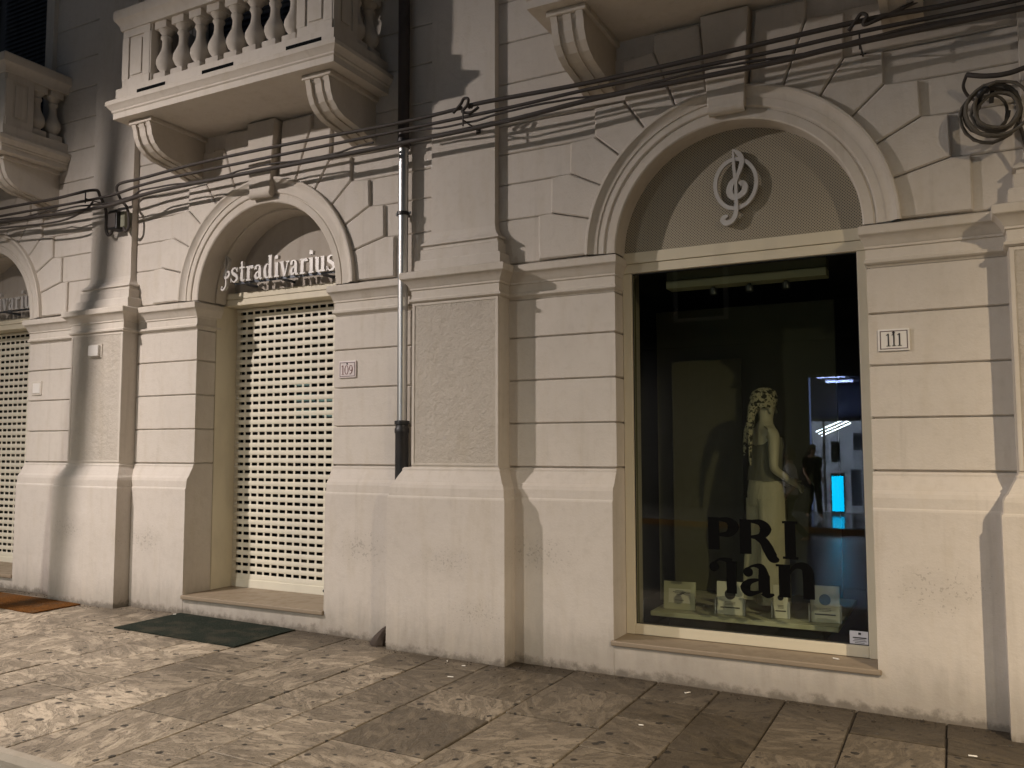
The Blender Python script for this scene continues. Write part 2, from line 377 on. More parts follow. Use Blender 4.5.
    def ribbon(s, pts, wid, y0, y1, smooth=True):   # flat stroke in XZ with varying width, front y0
        P = [Vector(p) for p in pts]; Wd = list(wid) if isinstance(wid, (list, tuple)) else [wid]*len(P)
        if smooth and len(P) > 2:
            Q = []; V = []; st = 6
            for i in range(len(P)-1):
                p0 = P[max(i-1, 0)]; p1 = P[i]; p2 = P[i+1]; p3 = P[min(i+2, len(P)-1)]
                for k in range(st):
                    u = k/st; Q.append(.5*((2*p1)+(p2-p0)*u+(2*p0-5*p1+4*p2-p3)*u*u+(3*p1-p0-3*p2+p3)*u**3)); V.append(Wd[i]*(1-u)+Wd[i+1]*u)
            Q.append(P[-1]); V.append(Wd[-1]); P, Wd = Q, V
        n = len(P); vs = []
        for i in range(n):
            d = (P[min(i+1, n-1)]-P[max(i-1, 0)]).normalized(); nn = Vector((-d.y, d.x))*Wd[i]/2
            a = P[i]+nn; b = P[i]-nn
            vs += [(a.x, y0, a.y), (b.x, y0, b.y), (a.x, y1, a.y), (b.x, y1, b.y)]
        fs = []
        for i in range(n-1):
            a = i*4; c = a+4
            fs += [(a, a+1, c+1, c), (a+2, a, c, c+2), (a+1, a+3, c+3, c+1), (a+3, a+2, c+2, c+3)]
        fs += [(0, 2, 3, 1), (n*4-4, n*4-3, n*4-1, n*4-2)]
        return s.add(vs, fs)
    def disc(s, c, r, y0, y1, n=16, sz=1.0):
        return s.prism([(c[0]+r*math.cos(2*math.pi*i/n), c[1]+sz*r*math.sin(2*math.pi*i/n)) for i in range(n)], y0, y1)
    def build(s, name, m, parent=None, smooth=False, fix=True):
        me = bpy.data.meshes.new(name); me.from_pydata(s.v, [], s.f); me.materials.append(m)
        if fix:
            bm = bmesh.new(); bm.from_mesh(me); bmesh.ops.recalc_face_normals(bm, faces=bm.faces); bm.to_mesh(me); bm.free()
        if smooth:
            for p in me.polygons: p.use_smooth = True
            try: me.set_sharp_from_angle(angle=R(smooth if smooth is not True else 35))
            except Exception: pass
        me.update()
        o = bpy.data.objects.new(name, me); C.objects.link(o)
        if parent is not None:
            o.parent = parent; pw = world_loc(parent)
            if pw.length > 0:
                for v in me.vertices: v.co -= pw
        return o
def world_loc(o):
    p = Vector((0, 0, 0))
    while o is not None: p += o.location; o = o.parent
    return p
def tag(o, label=None, cat=None, group=None, kind=None):
    if label: o['label'] = label
    if cat: o['category'] = cat
    if group: o['group'] = group
    if kind: o['kind'] = kind
    return o
def empty(name, label, cat, loc=(0, 0, 0), group=None):
    o = bpy.data.objects.new(name, None); C.objects.link(o); o.location = loc; o.empty_display_size = .1
    return tag(o, label, cat, group)
def copy_tree(o, parent=None):
    c = o.copy(); C.objects.link(c); c.parent = parent
    for ch in list(o.children): copy_tree(ch, c)
    return c
def gz(x): return -.012*(x+4.0)          # the pavement falls gently to the right

# ------------------------------------------------------------------ ground
GX0, GX1 = -40, 30
def sheet(name, x0, x1, y0, y1, dz, m, ztop=None):
    b = MB(); zz = lambda x: gz(x)+dz
    b.add([(x0, y0, zz(x0)), (x1, y0, zz(x1)), (x1, y1, zz(x1)), (x0, y1, zz(x0))], [(0, 1, 2, 3)])
    return tag(b.build(name, m, fix=False), kind='structure')
sheet('ground', -150, 150, -150, 150, -2.2, M['asphalt'])
sheet('road', GX0, GX1, -12.0, -3.12, -.13, M['asphalt'])
sheet('far_pavement', GX0, GX1, -16.2, -12.0, -.01, M['farpave'])
KB = MB()
for i in range(60):
    x0 = -38+i*1.0; x1 = x0+.992
    KB.add([(x0, -3.14, gz(x0)-.3), (x1, -3.14, gz(x1)-.3), (x1, -3.14, gz(x1)-.03), (x0, -3.14, gz(x0)-.03), (x0, -3.125, gz(x0)+.004), (x1, -3.125, gz(x1)+.004),
            (x1, -3.075, gz(x1)+.004), (x0, -3.075, gz(x0)+.004)], [(0, 1, 2, 3), (3, 2, 5, 4), (4, 5, 6, 7), (0, 3, 4, 7), (1, 6, 5, 2)])
tag(KB.build('kerb', M['kerb']), kind='structure')
def sidewalk():
    rnd = random.Random(11); b = MB(); tones = []; turns = []
    def slab(x0, x1, y0, y1, tone=None):
        g = rnd.choice((.003, .004, .006, .008)); x0 += g; x1 -= g; y0 += g; y1 -= g; bv = .004; j = rnd.uniform(-.0025, .0025); tx = rnd.uniform(-.0015, .0015)
        z = lambda x, y: gz(x)+j+tx*(1 if y > (y0+y1)/2 else -1)
        o = [(x0, y0), (x1, y0), (x1, y1), (x0, y1)]; c = [(x0+bv, y0+bv), (x1-bv, y0+bv), (x1-bv, y1-bv), (x0+bv, y1-bv)]
        # slightly worn irregular corners
        c = [(px+rnd.uniform(-.003, .003), py+rnd.uniform(-.003, .003)) for px, py in c]
        vs = [(px, py, gz(px)-.03) for px, py in o]+[(px, py, z(px, py)-.0025) for px, py in o]+[(px, py, z(px, py)) for px, py in c]
        fs = [(8, 9, 10, 11)]
        for i in range(4):
            k = (i+1) % 4; fs += [(i, k, 4+k, 4+i), (4+i, 4+k, 8+k, 8+i)]
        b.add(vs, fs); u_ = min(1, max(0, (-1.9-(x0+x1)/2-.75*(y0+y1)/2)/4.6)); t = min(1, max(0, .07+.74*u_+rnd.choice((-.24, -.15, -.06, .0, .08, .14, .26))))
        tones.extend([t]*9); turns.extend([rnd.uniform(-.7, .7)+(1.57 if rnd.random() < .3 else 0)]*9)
    cols = [-3.18, -2.55, -1.92, -1.48, -1.05, -.62, -.11, .40]        # joints read off the photograph, the rest at random
    x = cols[-1]
    while x < 6: x += rnd.choice((.42, .51, .62)); cols.append(x)
    x = cols[0]; left = []
    while x > -24: x -= rnd.choice((.38, .45, .62, .62)); left.append(x)
    cols = left[::-1]+cols
    for a, c in zip(cols[:-1], cols[1:]):
        y = .05-rnd.uniform(.1, .7)
        ys = [.05]
        while y > -2.75: ys.append(y); y -= rnd.choice((.3, .42, .55, .7))
        ys.append(-3.075)
        for y1, y0 in zip(ys[:-1], ys[1:]):
            slab(a, c, y0, y1)
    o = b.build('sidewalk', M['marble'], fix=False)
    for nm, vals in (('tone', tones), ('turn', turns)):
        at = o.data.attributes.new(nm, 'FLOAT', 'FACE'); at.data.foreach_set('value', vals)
    tag(o, kind='structure')
    sheet('sidewalk_bed', -40, 30, -3.075, .6, -.016, M['mortar'])
sidewalk()

# ------------------------------------------------------------------ the shop building
ZS = 3.10
BAYS = [(-10.18, 'shutter'), (-5.773, 'shutter'), (-1.363, 'window')]
OPEN = {-10.18: (-11.05, -9.32), -5.773: (-6.657, -4.925), -1.363: (-2.248, -.485)}
PIL = [(-12.72, -11.92), (-8.335, -7.523), (-3.968, -3.153), (.32, 1.14)]
UPIL = [(-12.62, -12.0), (-8.222, -7.583), (-3.857, -3.247), (.43, 1.04)]
PD, UD = .172, .063
XL, XR, ZTOP = -17.0, 6.0, 9.2
bld = empty('shop_building', 'long pale stucco shop building with arched shopfronts, pilasters and stone balconies', 'building')

def core():
    b = MB(); y0, y1 = .024, .62; zt = ZTOP
    ed = [XL]+[e for k in sorted(OPEN) for e in OPEN[k]]+[XR]
    for a, c in zip(ed[0::2], ed[1::2]):
        b.box(a+(.02 if a != XL else 0), c-(.02 if c != XR else 0), y0, y1, -.4, ZS)
    # above the springing: strips round each arch
    n = 40; xs0 = XL
    for xc in sorted(OPEN):
        Ra = .885; b.box(xs0, xc-Ra, y0, y1, ZS, zt); xs0 = xc+Ra
        for i in range(n):
            a0, a1 = R(180-180*i/n), R(180-180*(i+1)/n)
            p0 = (xc+Ra*math.cos(a0), ZS+Ra*math.sin(a0)); p1 = (xc+Ra*math.cos(a1), ZS+Ra*math.sin(a1))
            b.add([(p0[0], y0, p0[1]), (p1[0], y0, p1[1]), (p1[0], y0, zt), (p0[0], y0, zt)], [(0, 1, 2, 3)])
            b.add([(p0[0], y0, p0[1]), (p1[0], y0, p1[1]), (p1[0], y1, p1[1]), (p0[0], y1, p0[1])], [(0, 3, 2, 1)])
    b.box(xs0, XR, y0, y1, ZS, zt)
    b.box(XL, XR, .66, .9, 4.2, zt)     # floor edge behind
    return b
JO = [1.469, 1.809, 2.150, 2.491, 2.80]
def course_prof(zs, g=.011):
    p = [(-.022, zs[0])]
    for a, c in zip(zs[:-1], zs[1:]): p += [(-g*.9, a+.0035), (0, a+g), (0, c-g), (-g*.9, c-.0035), (-.022, c-.003), (-.022, c+.003)]
    return p
walls = core()
piers = []       # (xa, xb, opening at left, opening at right)
piers += [(-11.92, -11.05, 0, 1), (-9.32, -8.335, 1, 0), (-7.523, -6.657, 0, 1), (-4.925, -3.968, 1, 0), (-3.153, -2.248, 0, 1), (-.485, .32, 1, 0), (1.14, XR, 0, 0), (XL, -12.72, 0, 0)]
def pier_path(xa, xb, ol, orr, dep=.30):
    p = [(xa, 0), (xb, 0)]
    if ol: p = [(xa, dep)]+p
    if orr: p = p+[(xb, dep)]
    return p
IMPOST = [(-.01, 2.80), (0, 2.815), (.012, 2.818), (.024, 2.828), (.024, 2.845), (.010, 2.852), (.006, 2.86), (.006, 2.918), (.016, 2.924), (.016, 2.938), (.022, 2.944), (.03, 2.965),
          (.05, 2.990), (.062, 3.002), (.072, 3.008), (.076, 3.014), (.078, 3.058), (.07, 3.066), (-.02, 3.094)]
PLINTH = [(-.10, -.4), (-.10, 1.218), (-.097, 1.228), (-.090, 1.236), (-.087, 1.300), (-.078, 1.326), (-.066, 1.340), (-.060, 1.346), (-.035, 1.395), (-.016, 1.428), (-.012, 1.436), (-.012, 1.450), (0, 1.462), (.5, 1.462), (.5, -.4)]
pl = MB()
for xa, xb, ol, orr in piers:
    dep = .18 if (xa, xb) in ((-3.153, -2.248), (-.485, .32)) else .30
    walls.sweep(pier_path(xa, xb, ol, orr, .5), course_prof(JO))
    im = MB(); im.sweep(pier_path(xa, xb, ol, orr, dep), IMPOST, sc=([.5] if ol else [])+[1]+([.5] if orr else []))
    im.build('impost_moulding', M['trim'], bld, smooth=25)
    PB = MB().extr_x(xa-(0 if ol else .1), xb+(0 if orr else .1), PLINTH); PB.build('plinth', M['plinth'], bld)
# apron walls below the window and the doors
ap = MB(); ap.box(-2.248, -.485, -.098, .4, -.4, .19); ap.build('window_apron', M['plinth'], bld)
# courses above the impost, voussoirs
ZC = [3.095, 3.46, 3.755, 4.01, 4.25, 4.60, 4.95, 5.30, 5.65, 6.0, 6.4, 6.8, 7.2, 7.6, 8.0, 8.4, 8.8, 9.2]
EDGE = [1.515, 1.40, 1.235, 1.03, .80]
def hb(x0, x1, z0, z1):
    if x1-x0 > .03: walls.prism([(x0, z0), (x1, z0), (x1, z1), (x0, z1)], .004, .05, .008, gap=.0025)
seg_bounds = [XL]+[e for u in UPIL for e in (u[0]+.02, u[1]-.02)]+[XR]
segs = list(zip(seg_bounds[0::2], seg_bounds[1::2]))
for (a, c) in segs:
    xc = [k for k in OPEN if a < k < c]
    for i, (z0, z1) in enumerate(zip(ZC[:-1], ZC[1:])):
        if not xc: hb(a, c, z0, z1); continue
        k = xc[0]
        w = EDGE[i]-.09 if i < 5 else 1.08
        if i >= 5 and z1 > 8.0: hb(a, c, z0, z1)
        elif i < 4: hb(a, k-w, z0, z1); hb(k+w, c, z0, z1)
        elif i == 4: hb(a, k-.72, z0, z1); hb(k+.72, c, z0, z1)
        else: hb(a, k-w, z0, z1); hb(k+w, c, z0, z1)
AN = [0, 14.6, 28.4, 41.8, 55.6, 69.6, 82.0]; RI = 1.05
VO = [[(1.515, .0), (1.515, .36), (1.405, .366)], [(1.405, .366), (1.40, .65), (1.241, .661)], [(1.241, .661), (1.235, .905), (1.029, .919)], [(1.029, .919), (1.03, 1.145), (.784, 1.150)],
      [(.784, 1.150), (.80, 1.47), (.55, 1.49)], [(.55, 1.49), (.55, 1.62), (.20, 1.62)]]
for xc in OPEN:
    for sgn in (1, -1):
        for k in range(6):
            a0, a1 = R(AN[k]), R(AN[k+1]); g = .0
            poly = [(RI*math.cos(a0), RI*math.sin(a0))]+VO[k]+[(RI*math.cos(a1), RI*math.sin(a1))]
            poly.append((RI*math.cos((a0+a1)/2), RI*math.sin((a0+a1)/2)))
            walls.prism([(xc+sgn*x, ZS-.002+z) for x, z in poly], -.028, .04, .010, gap=.0045)
wo = walls.build('wall', M['wall'], bld)
# archivolts
ARCH = [(1.10, .03), (1.10, -.068), (1.094, -.074), (1.078, -.074), (1.072, -.068), (1.062, -.060), (1.040, -.046), (1.022, -.042), (1.012, -.042), (1.012, -.034), (.962, -.034), (.955, -.030), (.950, -.018), (.940, -.018), (.934, -.026),
        (.876, -.026), (.866, -.018)]
for xc, kind in BAYS:
    end = [(.866, .20), (.848, .20), (.848, .46)] if kind == 'shutter' else [(.866, .20)]
    a = MB().arc(xc, ZS-.012, ARCH+end).build('archivolt', M['trim'], bld, smooth=28, fix=False)
    k = MB(); p = [(-.128, .925), (.128, .925), (.172, 1.63), (-.172, 1.63)]
    k.prism([(xc+x, ZS+z) for x, z in p], -.10, .03, .006)
    pr = [(.02, .925)]+[(-.065-.048*math.cos(R(t_)), ZS*0+.935-.048*math.sin(R(t_))) for t_ in range(0, 181, 20)]+[(.02, .95)]
    k.extr_x(xc-.127, xc+.127, [(y, ZS+z) for y, z in pr])
    k.build('keystone', M['trim'], a)
# pilasters
for (a, c), (ua, uc) in zip(PIL, UPIL):
    b = MB(); b.box(a, c, -PD, .1, -.3, 3.05)
    # raised border round a sunk stucco panel
    b2 = MB(); mrg = .028; z0, z1 = 1.478, 2.812
    p = b.build('pilaster', M['trim'], bld)
    fr = MB()
    for (x0, x1, q0, q1) in ((a+.002, a+mrg, z0, z1), (c-mrg, c-.002, z0, z1), (a+mrg, c-mrg, z1-.02, z1), (a+mrg, c-mrg, z0, z0+.018)):
        fr.cbox(x0, x1, -PD-.008, -PD+.02, q0, q1, .003)
    fr.build('border', M['trim'], p)
    b2.box(a+mrg+.001, c-mrg-.001, -PD-.002, -PD+.02, z0+.018, z1-.02); b2.build('panel', M['stucco'], p)
    path = [(a, .1), (a, -PD), (c, -PD), (c, .1)]
    MB().sweep(path, [(d*1.06, z) for d, z in IMPOST]+[(-.3, 3.10)]).build('capital', M['trim'], p, smooth=25)
    base = [(-y, z) for y, z in PLINTH[:-2]]
    al = a-(.07 if a == -3.968 else 0); MB().sweep([(al, .1), (al, -PD), (c, -PD), (c, .1)], base+[(-.25, 1.463)]).build('pilaster_base', M['plinth'], p)
    up = MB(); up.sweep([(ua, .1), (ua, -UD), (uc, -UD), (uc, .1)], [(.105, 3.05), (.098, 3.165), (.09, 3.176), (.066, 3.18), (.064, 3.262), (.066, 3.268), (.05, 3.272), (.046, 3.30), (.066, 3.304), (.062, 3.318), (.03, 3.345), (.01, 3.38), (0, 3.42), (0, ZTOP)])
    up.build('upper_shaft', M['wall'], p)
# sills, steps
s = MB(); s.cbox(-2.268, -.465, -.118, .19, .192, .228, .008); s.build('window_sill', M['sill'], bld)
for xc in (-5.773, -10.18):
    a, c = OPEN[xc]; e = gz(xc)
    MB().box(a, c, -.096, .6, -.4, .165+e*.3).build('step_riser', M['plinth'], bld)
    MB().cbox(a-.004, c+.004, -.125, .60, .166+e*.3, .205+e*.3, .008).build('doorstep', M['sill'], bld)
# shutters, jambs, lintels, tympana
def shutter_bay(xc):
    a, c = OPEN[xc]
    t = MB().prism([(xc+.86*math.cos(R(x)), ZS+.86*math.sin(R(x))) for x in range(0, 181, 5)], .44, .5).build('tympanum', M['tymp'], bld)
    for q in (a, c): MB().cbox(q-.010, q+.010, .24, .60, .2, 3.08, .003).build('door_jamb', M['cream'], bld)
    ln = MB(); ln.cbox(a+.011, c-.011, .335, .58, 3.072, 3.135, .004); ln.cbox(a+.011, c-.011, .330, .5, 3.138, 3.20, .004); ln.build('lintel', M['cream'], bld)
    sh = MB(); px, pz = .0962, .0782; hw, hh = .073, .030; z0, z1 = .207, 3.07; ys = .52
    nx = int((c-a-.06)/px); x0 = a+.062
    rows = [.36+i*pz for i in range(35)]
    edges = [z0+.07]+[v for z in rows for v in (z-hh/2, z+hh/2)]+[z1]
    for q0, q1 in zip(edges[0::2], edges[1::2]):       # curved lath between two rows of slots
        n = 5; vs = []; fs = []
        m_ = (q0+q1)/2
        pr = [(ys, q0), (ys-.006, q0+.006), (ys-.008, m_), (ys-.006, q1-.006), (ys, q1), (ys+.006, q1), (ys+.006, q0)]
        sh.extr_x(a+.012, c-.012, pr)
    for z in rows:
        xx = [a+.012, x0]+[v for i in range(nx) for v in (x0+i*px+hw, x0+(i+1)*px)]
        xx = xx[:-1]+[c-.012]
        for q0, q1 in zip(xx[0::2], xx[1::2]): sh.box(q0, q1, ys-.0025, ys+.0015, z-hh/2-.004, z+hh/2+.004)
    so = sh.build('roller_shutter', M['shutter'], bld)
    bb = MB(); bb.cbox(a+.012, c-.012, ys-.016, ys+.014, z0+.003, z0+.082, .004); bo = bb.build('bottom_bar', M['shutter'], so)
    lk = MB(); lk.disc((c-.50, z0+.045), .014, ys-.022, ys-.01); lk.build('lock', M['black'], so)
    MB().box(a, c, .70, .706, .2, 3.08).build('door_glass', M['glassdoor'], bld)
for xc in (-5.773, -10.18): shutter_bay(xc)
# rooms behind the doors and the shop window
for xc in (-5.773, -10.18):
    a, c = OPEN[xc]; b = MB()
    b.box(a-1, c+1, 3.4, 3.5, 0, 4.2); b.box(a-1.1, a-1, .62, 3.5, 0, 4.2); b.box(c+1, c+1.1, .62, 3.5, 0, 4.2); b.box(a-1, c+1, .62, 3.5, 4.1, 4.2); b.box(a-1, c+1, .62, 3.5, .0, .19)
    b.build('back_room', M['dark'], bld)
for (x0, x1, z0, z1) in ((-6.43, -6.25, 2.30, 2.37), (-6.43, -6.17, 2.13, 2.20), (-6.10, -5.90, 2.12, 2.19), (-6.42, -6.15, 1.965, 2.03), (-6.02, -5.90, 1.955, 2.03)):
    MB().cbox(x0, x1, 1.15, 1.20, z0, z1, .004).build('display_light', M['shoplight'], bld)
# shop window frame, glass, tympanum grille
A, B = OPEN[-1.363]
f = MB(); fy0, fy1 = .165, .235
f.cbox(A+.002, A+.072, fy0, fy1, .229, 2.955, .004); f.cbox(B-.072, B-.002, fy0, fy1, .229, 2.955, .004)
f.cbox(A+.0722, B-.0722, fy0+.001, fy1, .231, .305, .004)
f.cbox(A+.002, B-.002, fy0-.012, fy1+.03, 3.03, 3.115, .004); f.cbox(A+.002, B-.002, fy0-.004, fy1, 2.957, 3.027, .004)
fo = f.build('shop_window_frame', M['cream'], bld)
g = MB(); g.box(A+.066, B-.066, .200, .2005, .30, 2.96); gp = MB()
gp.add([(A+.066, .200, .30), (B-.066, .200, .30), (B-.066, .200, 2.96), (A+.066, .200, 2.96)], [(0, 1, 2, 3)])
gp.build('glass_pane', M['glass'], fo, fix=False)
gk = MB()
for (x0, x1, z0, z1) in ((A+.073, A+.079, .306, 2.95), (B-.079, B-.073, .306, 2.95), (A+.079, B-.079, .306, .311), (A+.079, B-.079, 2.948, 2.954)): gk.box(x0, x1, .192, .199, z0, z1)
gk.build('gasket', M['black'], fo)
MB().prism([(-1.363+.864*math.cos(R(x)), ZS+.864*math.sin(R(x))) for x in range(0, 181, 4)], .170, .20).build('tympanum_grille', M['perf'], bld)
# room of the shop window
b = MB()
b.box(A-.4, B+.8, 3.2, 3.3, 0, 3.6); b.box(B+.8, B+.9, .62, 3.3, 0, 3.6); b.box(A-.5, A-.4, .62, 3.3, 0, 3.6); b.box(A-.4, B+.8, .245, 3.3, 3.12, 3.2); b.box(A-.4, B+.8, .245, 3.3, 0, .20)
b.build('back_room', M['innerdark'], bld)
MB().box(A-.03, A+.012, .24, .44, .2, 3.1).build('inner_reveal', M['inner'], bld); MB().box(B-.012, B+.03, .24, .62, .2, 3.1).build('inner_reveal', M['inner'], bld)
b = MB(); b.box(A-.25, -.9, 1.78, 1.86, .2, 2.90); b.build('partition', M['inner'], bld)

# balconies
def baluster(cx, cy):
    z0 = 5.05
    pr = [(.055, .07), (.058, .08), (.048, .09), (.05, .10), (.078, .135), (.092, .175), (.088, .215), (.066, .265), (.046, .31), (.040, .36), (.041, .40), (.054, .42), (.054, .435), (.044, .445), (.05, .465), (.07, .49), (.075, .505)]
    b = MB(); b.lathe([(r, z0+z) for r, z in pr], cx, cy, 16)
    b.cbox(cx-.078, cx+.078, cy-.078, cy+.078, z0-.01, z0+.075, .006); b.cbox(cx-.078, cx+.078, cy-.078, cy+.078, z0+.50, z0+.59, .006); return b
def balcony(xc):
    x0, x1, yf = xc-1.332, xc+1.332, -.75
    b = MB()
    b.sweep([(x0, .1), (x0, yf), (x1, yf), (x1, .1)], [(-.2, 4.745), (0, 4.745), (0, 4.80), (.012, 4.81), (.012, 4.825), (.03, 4.845), (.045, 4.865), (.052, 4.87), (.052, 4.905), (.045, 4.915), (.004, 4.925), (-.012, 4.935), (-.012, 5.04), (-.03, 5.046), (-.30, 5.048)])
    b.box(x0+.05, x1-.05, yf+.05, .1, 4.746, 5.03)
    s = b.build('balcony', M['trim'], bld, smooth=25)
    for cx in (x0+.33, xc-.15, x1-.50): MB().box(cx-.02, cx+.36, yf+.009, yf+.05, 4.955, 4.985).build('drain_slot', M['dark'], s)
    for cx in (xc-1.07, xc+1.07):          # scrolled corbels
        w = .125; c = MB()
        pr = [(.05, 4.744), (-.63, 4.744), (-.63, 4.69), (-.615, 4.672), (-.60, 4.60), (-.565, 4.53), (-.50, 4.475), (-.42, 4.44), (-.33, 4.425), (-.22, 4.41), (-.12, 4.385), (.05, 4.34)]
        c.extr_x(cx-w+.02, cx+w-.02, pr)
        for q in (-1, 0, 1):
            e = .018 if q else .012; ww = .026 if q else .032; pr2 = [(y-(e if 0 < i < 11 else 0), z-(e if 2 < i else 0)) for i, (y, z) in enumerate(pr)]
            pr2[0] = (.05, 4.74); pr2[1] = (pr[1][0]-e, 4.74)
            mx = cx+q*(w-ww); c.extr_x(mx-ww, mx+ww, pr2)
        c.cbox(cx-w-.03, cx+w+.03, -.66, .05, 4.70, 4.744, .008)
        c.build('corbel', M['trim'], s)
    def ped(px0, px1, py0, py1):
        c = MB(); z0, z1 = 5.045, 5.625; c.box(px0, px1, py0, py1, z0, z1)
        m_ = .085
        if px1-px0 > .2:
            for (a0, a1, q0, q1) in ((px0, px1, z1-.08, z1-.001), (px0, px1, z0+.001, z0+.09), (px0, px0+m_, z0+.09, z1-.08), (px1-m_, px1, z0+.09, z1-.08)):
                c.cbox(a0+.001, a1-.001, py0-.014, py0+.01, q0, q1, .004)
            c.cbox(px0+m_+.03, px1-m_-.03, py0-.012, py0+.01, z0+.12, z1-.11, .005)
        for sx in (px0, px1):
            for (a0, a1, q0, q1) in ((py0, py1, z1-.08, z1-.002), (py0, py1, z0+.002, z0+.09), (py0-.01, py0+.07, z0+.09, z1-.08), (py1-.07, py1, z0+.09, z1-.08)):
                c.box(sx-.012, sx+.012, a0+.002, a1-.002, q0, q1)
            c.cbox(sx-.010, sx+.010, py0+.10, py1-.10, z0+.12, z1-.11, .004)
        c.build('pedestal', M['trim'], s)
    ped(x0+.055, x0+.43, yf+.055, yf+.36); ped(x1-.43, x1-.055, yf+.055, yf+.36)
    n = 8; xa, xb = x0+.43, x1-.43; stp = (xb-xa)/n
    bal0 = None
    spots = [(xa+stp*(i+.5), yf+.14) for i in range(n)]+[(x, y) for x in (x0+.14, x1-.14) for y in (yf+.45, yf+.64)]
    for (bx, by) in spots:
        if bal0 is None:
            bal0 = baluster(0, 0).build('baluster', M['trim'], s, smooth=40)
            # plain square foot and head blocks are turned into the same mesh
            bal0.location = (bx, by, 0)
        else:
            o = bal0.copy(); C.objects.link(o); o.parent = s; o.location = (bx, by, 0)
    rl = MB(); rl.sweep([(x0+.03, .1), (x0+.03, yf+.03), (x1-.03, yf+.03), (x1-.03, .1)], [(-.22, 5.62), (0, 5.62), (.005, 5.66), (.03, 5.70), (.045, 5.715), (.05, 5.73), (.05, 5.80), (.04, 5.815), (0, 5.83), (-.22, 5.83), (-.22, 5.62)])
    rl.build('handrail', M['trim'], s, smooth=25)
    # louvred balcony door behind
    d = MB()
    for (a0, a1, q0, q1) in ((xc-1.06, xc-.92, 4.95, 7.6), (xc+.92, xc+1.06, 4.95, 7.6), (xc-1.06, xc+1.06, 7.6, 7.8)): d.cbox(a0, a1, -.05, .06, q0, q1, .01)
    d.build('door_surround', M['trim'], s)
    d = MB(); d.box(xc-.92, xc+.92, .006, .022, 4.95, 7.6)
    z = 5.02
    while z < 7.5:
        for (a0, a1) in ((xc-.86, xc-.06), (xc+.06, xc+.86)): d.add([(a0, -.014, z), (a1, -.014, z), (a1, .004, z+.045), (a0, .004, z+.045)], [(0, 1, 2, 3)])
        z += .055
    d.build('louvred_door', M['wood'], s, fix=False)
for xc in (-10.10, -5.69, -1.28): balcony(xc)

# ------------------------------------------------------------------ lettering
def treble(b, ox, oz, h, y0, y1, ring=False, bold=1.0):
    k = h/515; T = lambda pts: [(ox+(x-340)*k, oz+(680-y)*k) for x, y in pts]
    e = 0
    def rb(pts, w):
        nonlocal e
        b.ribbon(T(pts), [q*k*bold for q in w], y0-e, y1); e += .0006
    rb([(327, 165), (329, 230), (332, 300), (340, 372)], [4, 16, 17, 18])
    rb([(326, 168), (368, 205), (385, 250), (374, 300), (356, 345), (342, 385)], [4, 26, 27, 24, 20, 20])
    rb([(345, 365), (312, 400), (300, 450), (320, 488), (358, 488), (394, 462), (402, 424), (386, 404), (368, 412)], [20, 32, 36, 32, 30, 32, 30, 30, 28])
    rb([(343, 330), (343, 420), (343, 500), (343, 565)], [12, 16, 18, 22])
    rb([(343, 545), (338, 605), (315, 645), (278, 660), (252, 640), (262, 618), (288, 612)], [22, 24, 26, 28, 28, 24, 12])
    if ring:
        P = [(340+135*math.cos(a), 400+165*math.sin(a)) for a in [2*math.pi*i/40 for i in range(41)]]
        b.ribbon(T(P), [25*k]*41, y0+.004, y1, smooth=False)
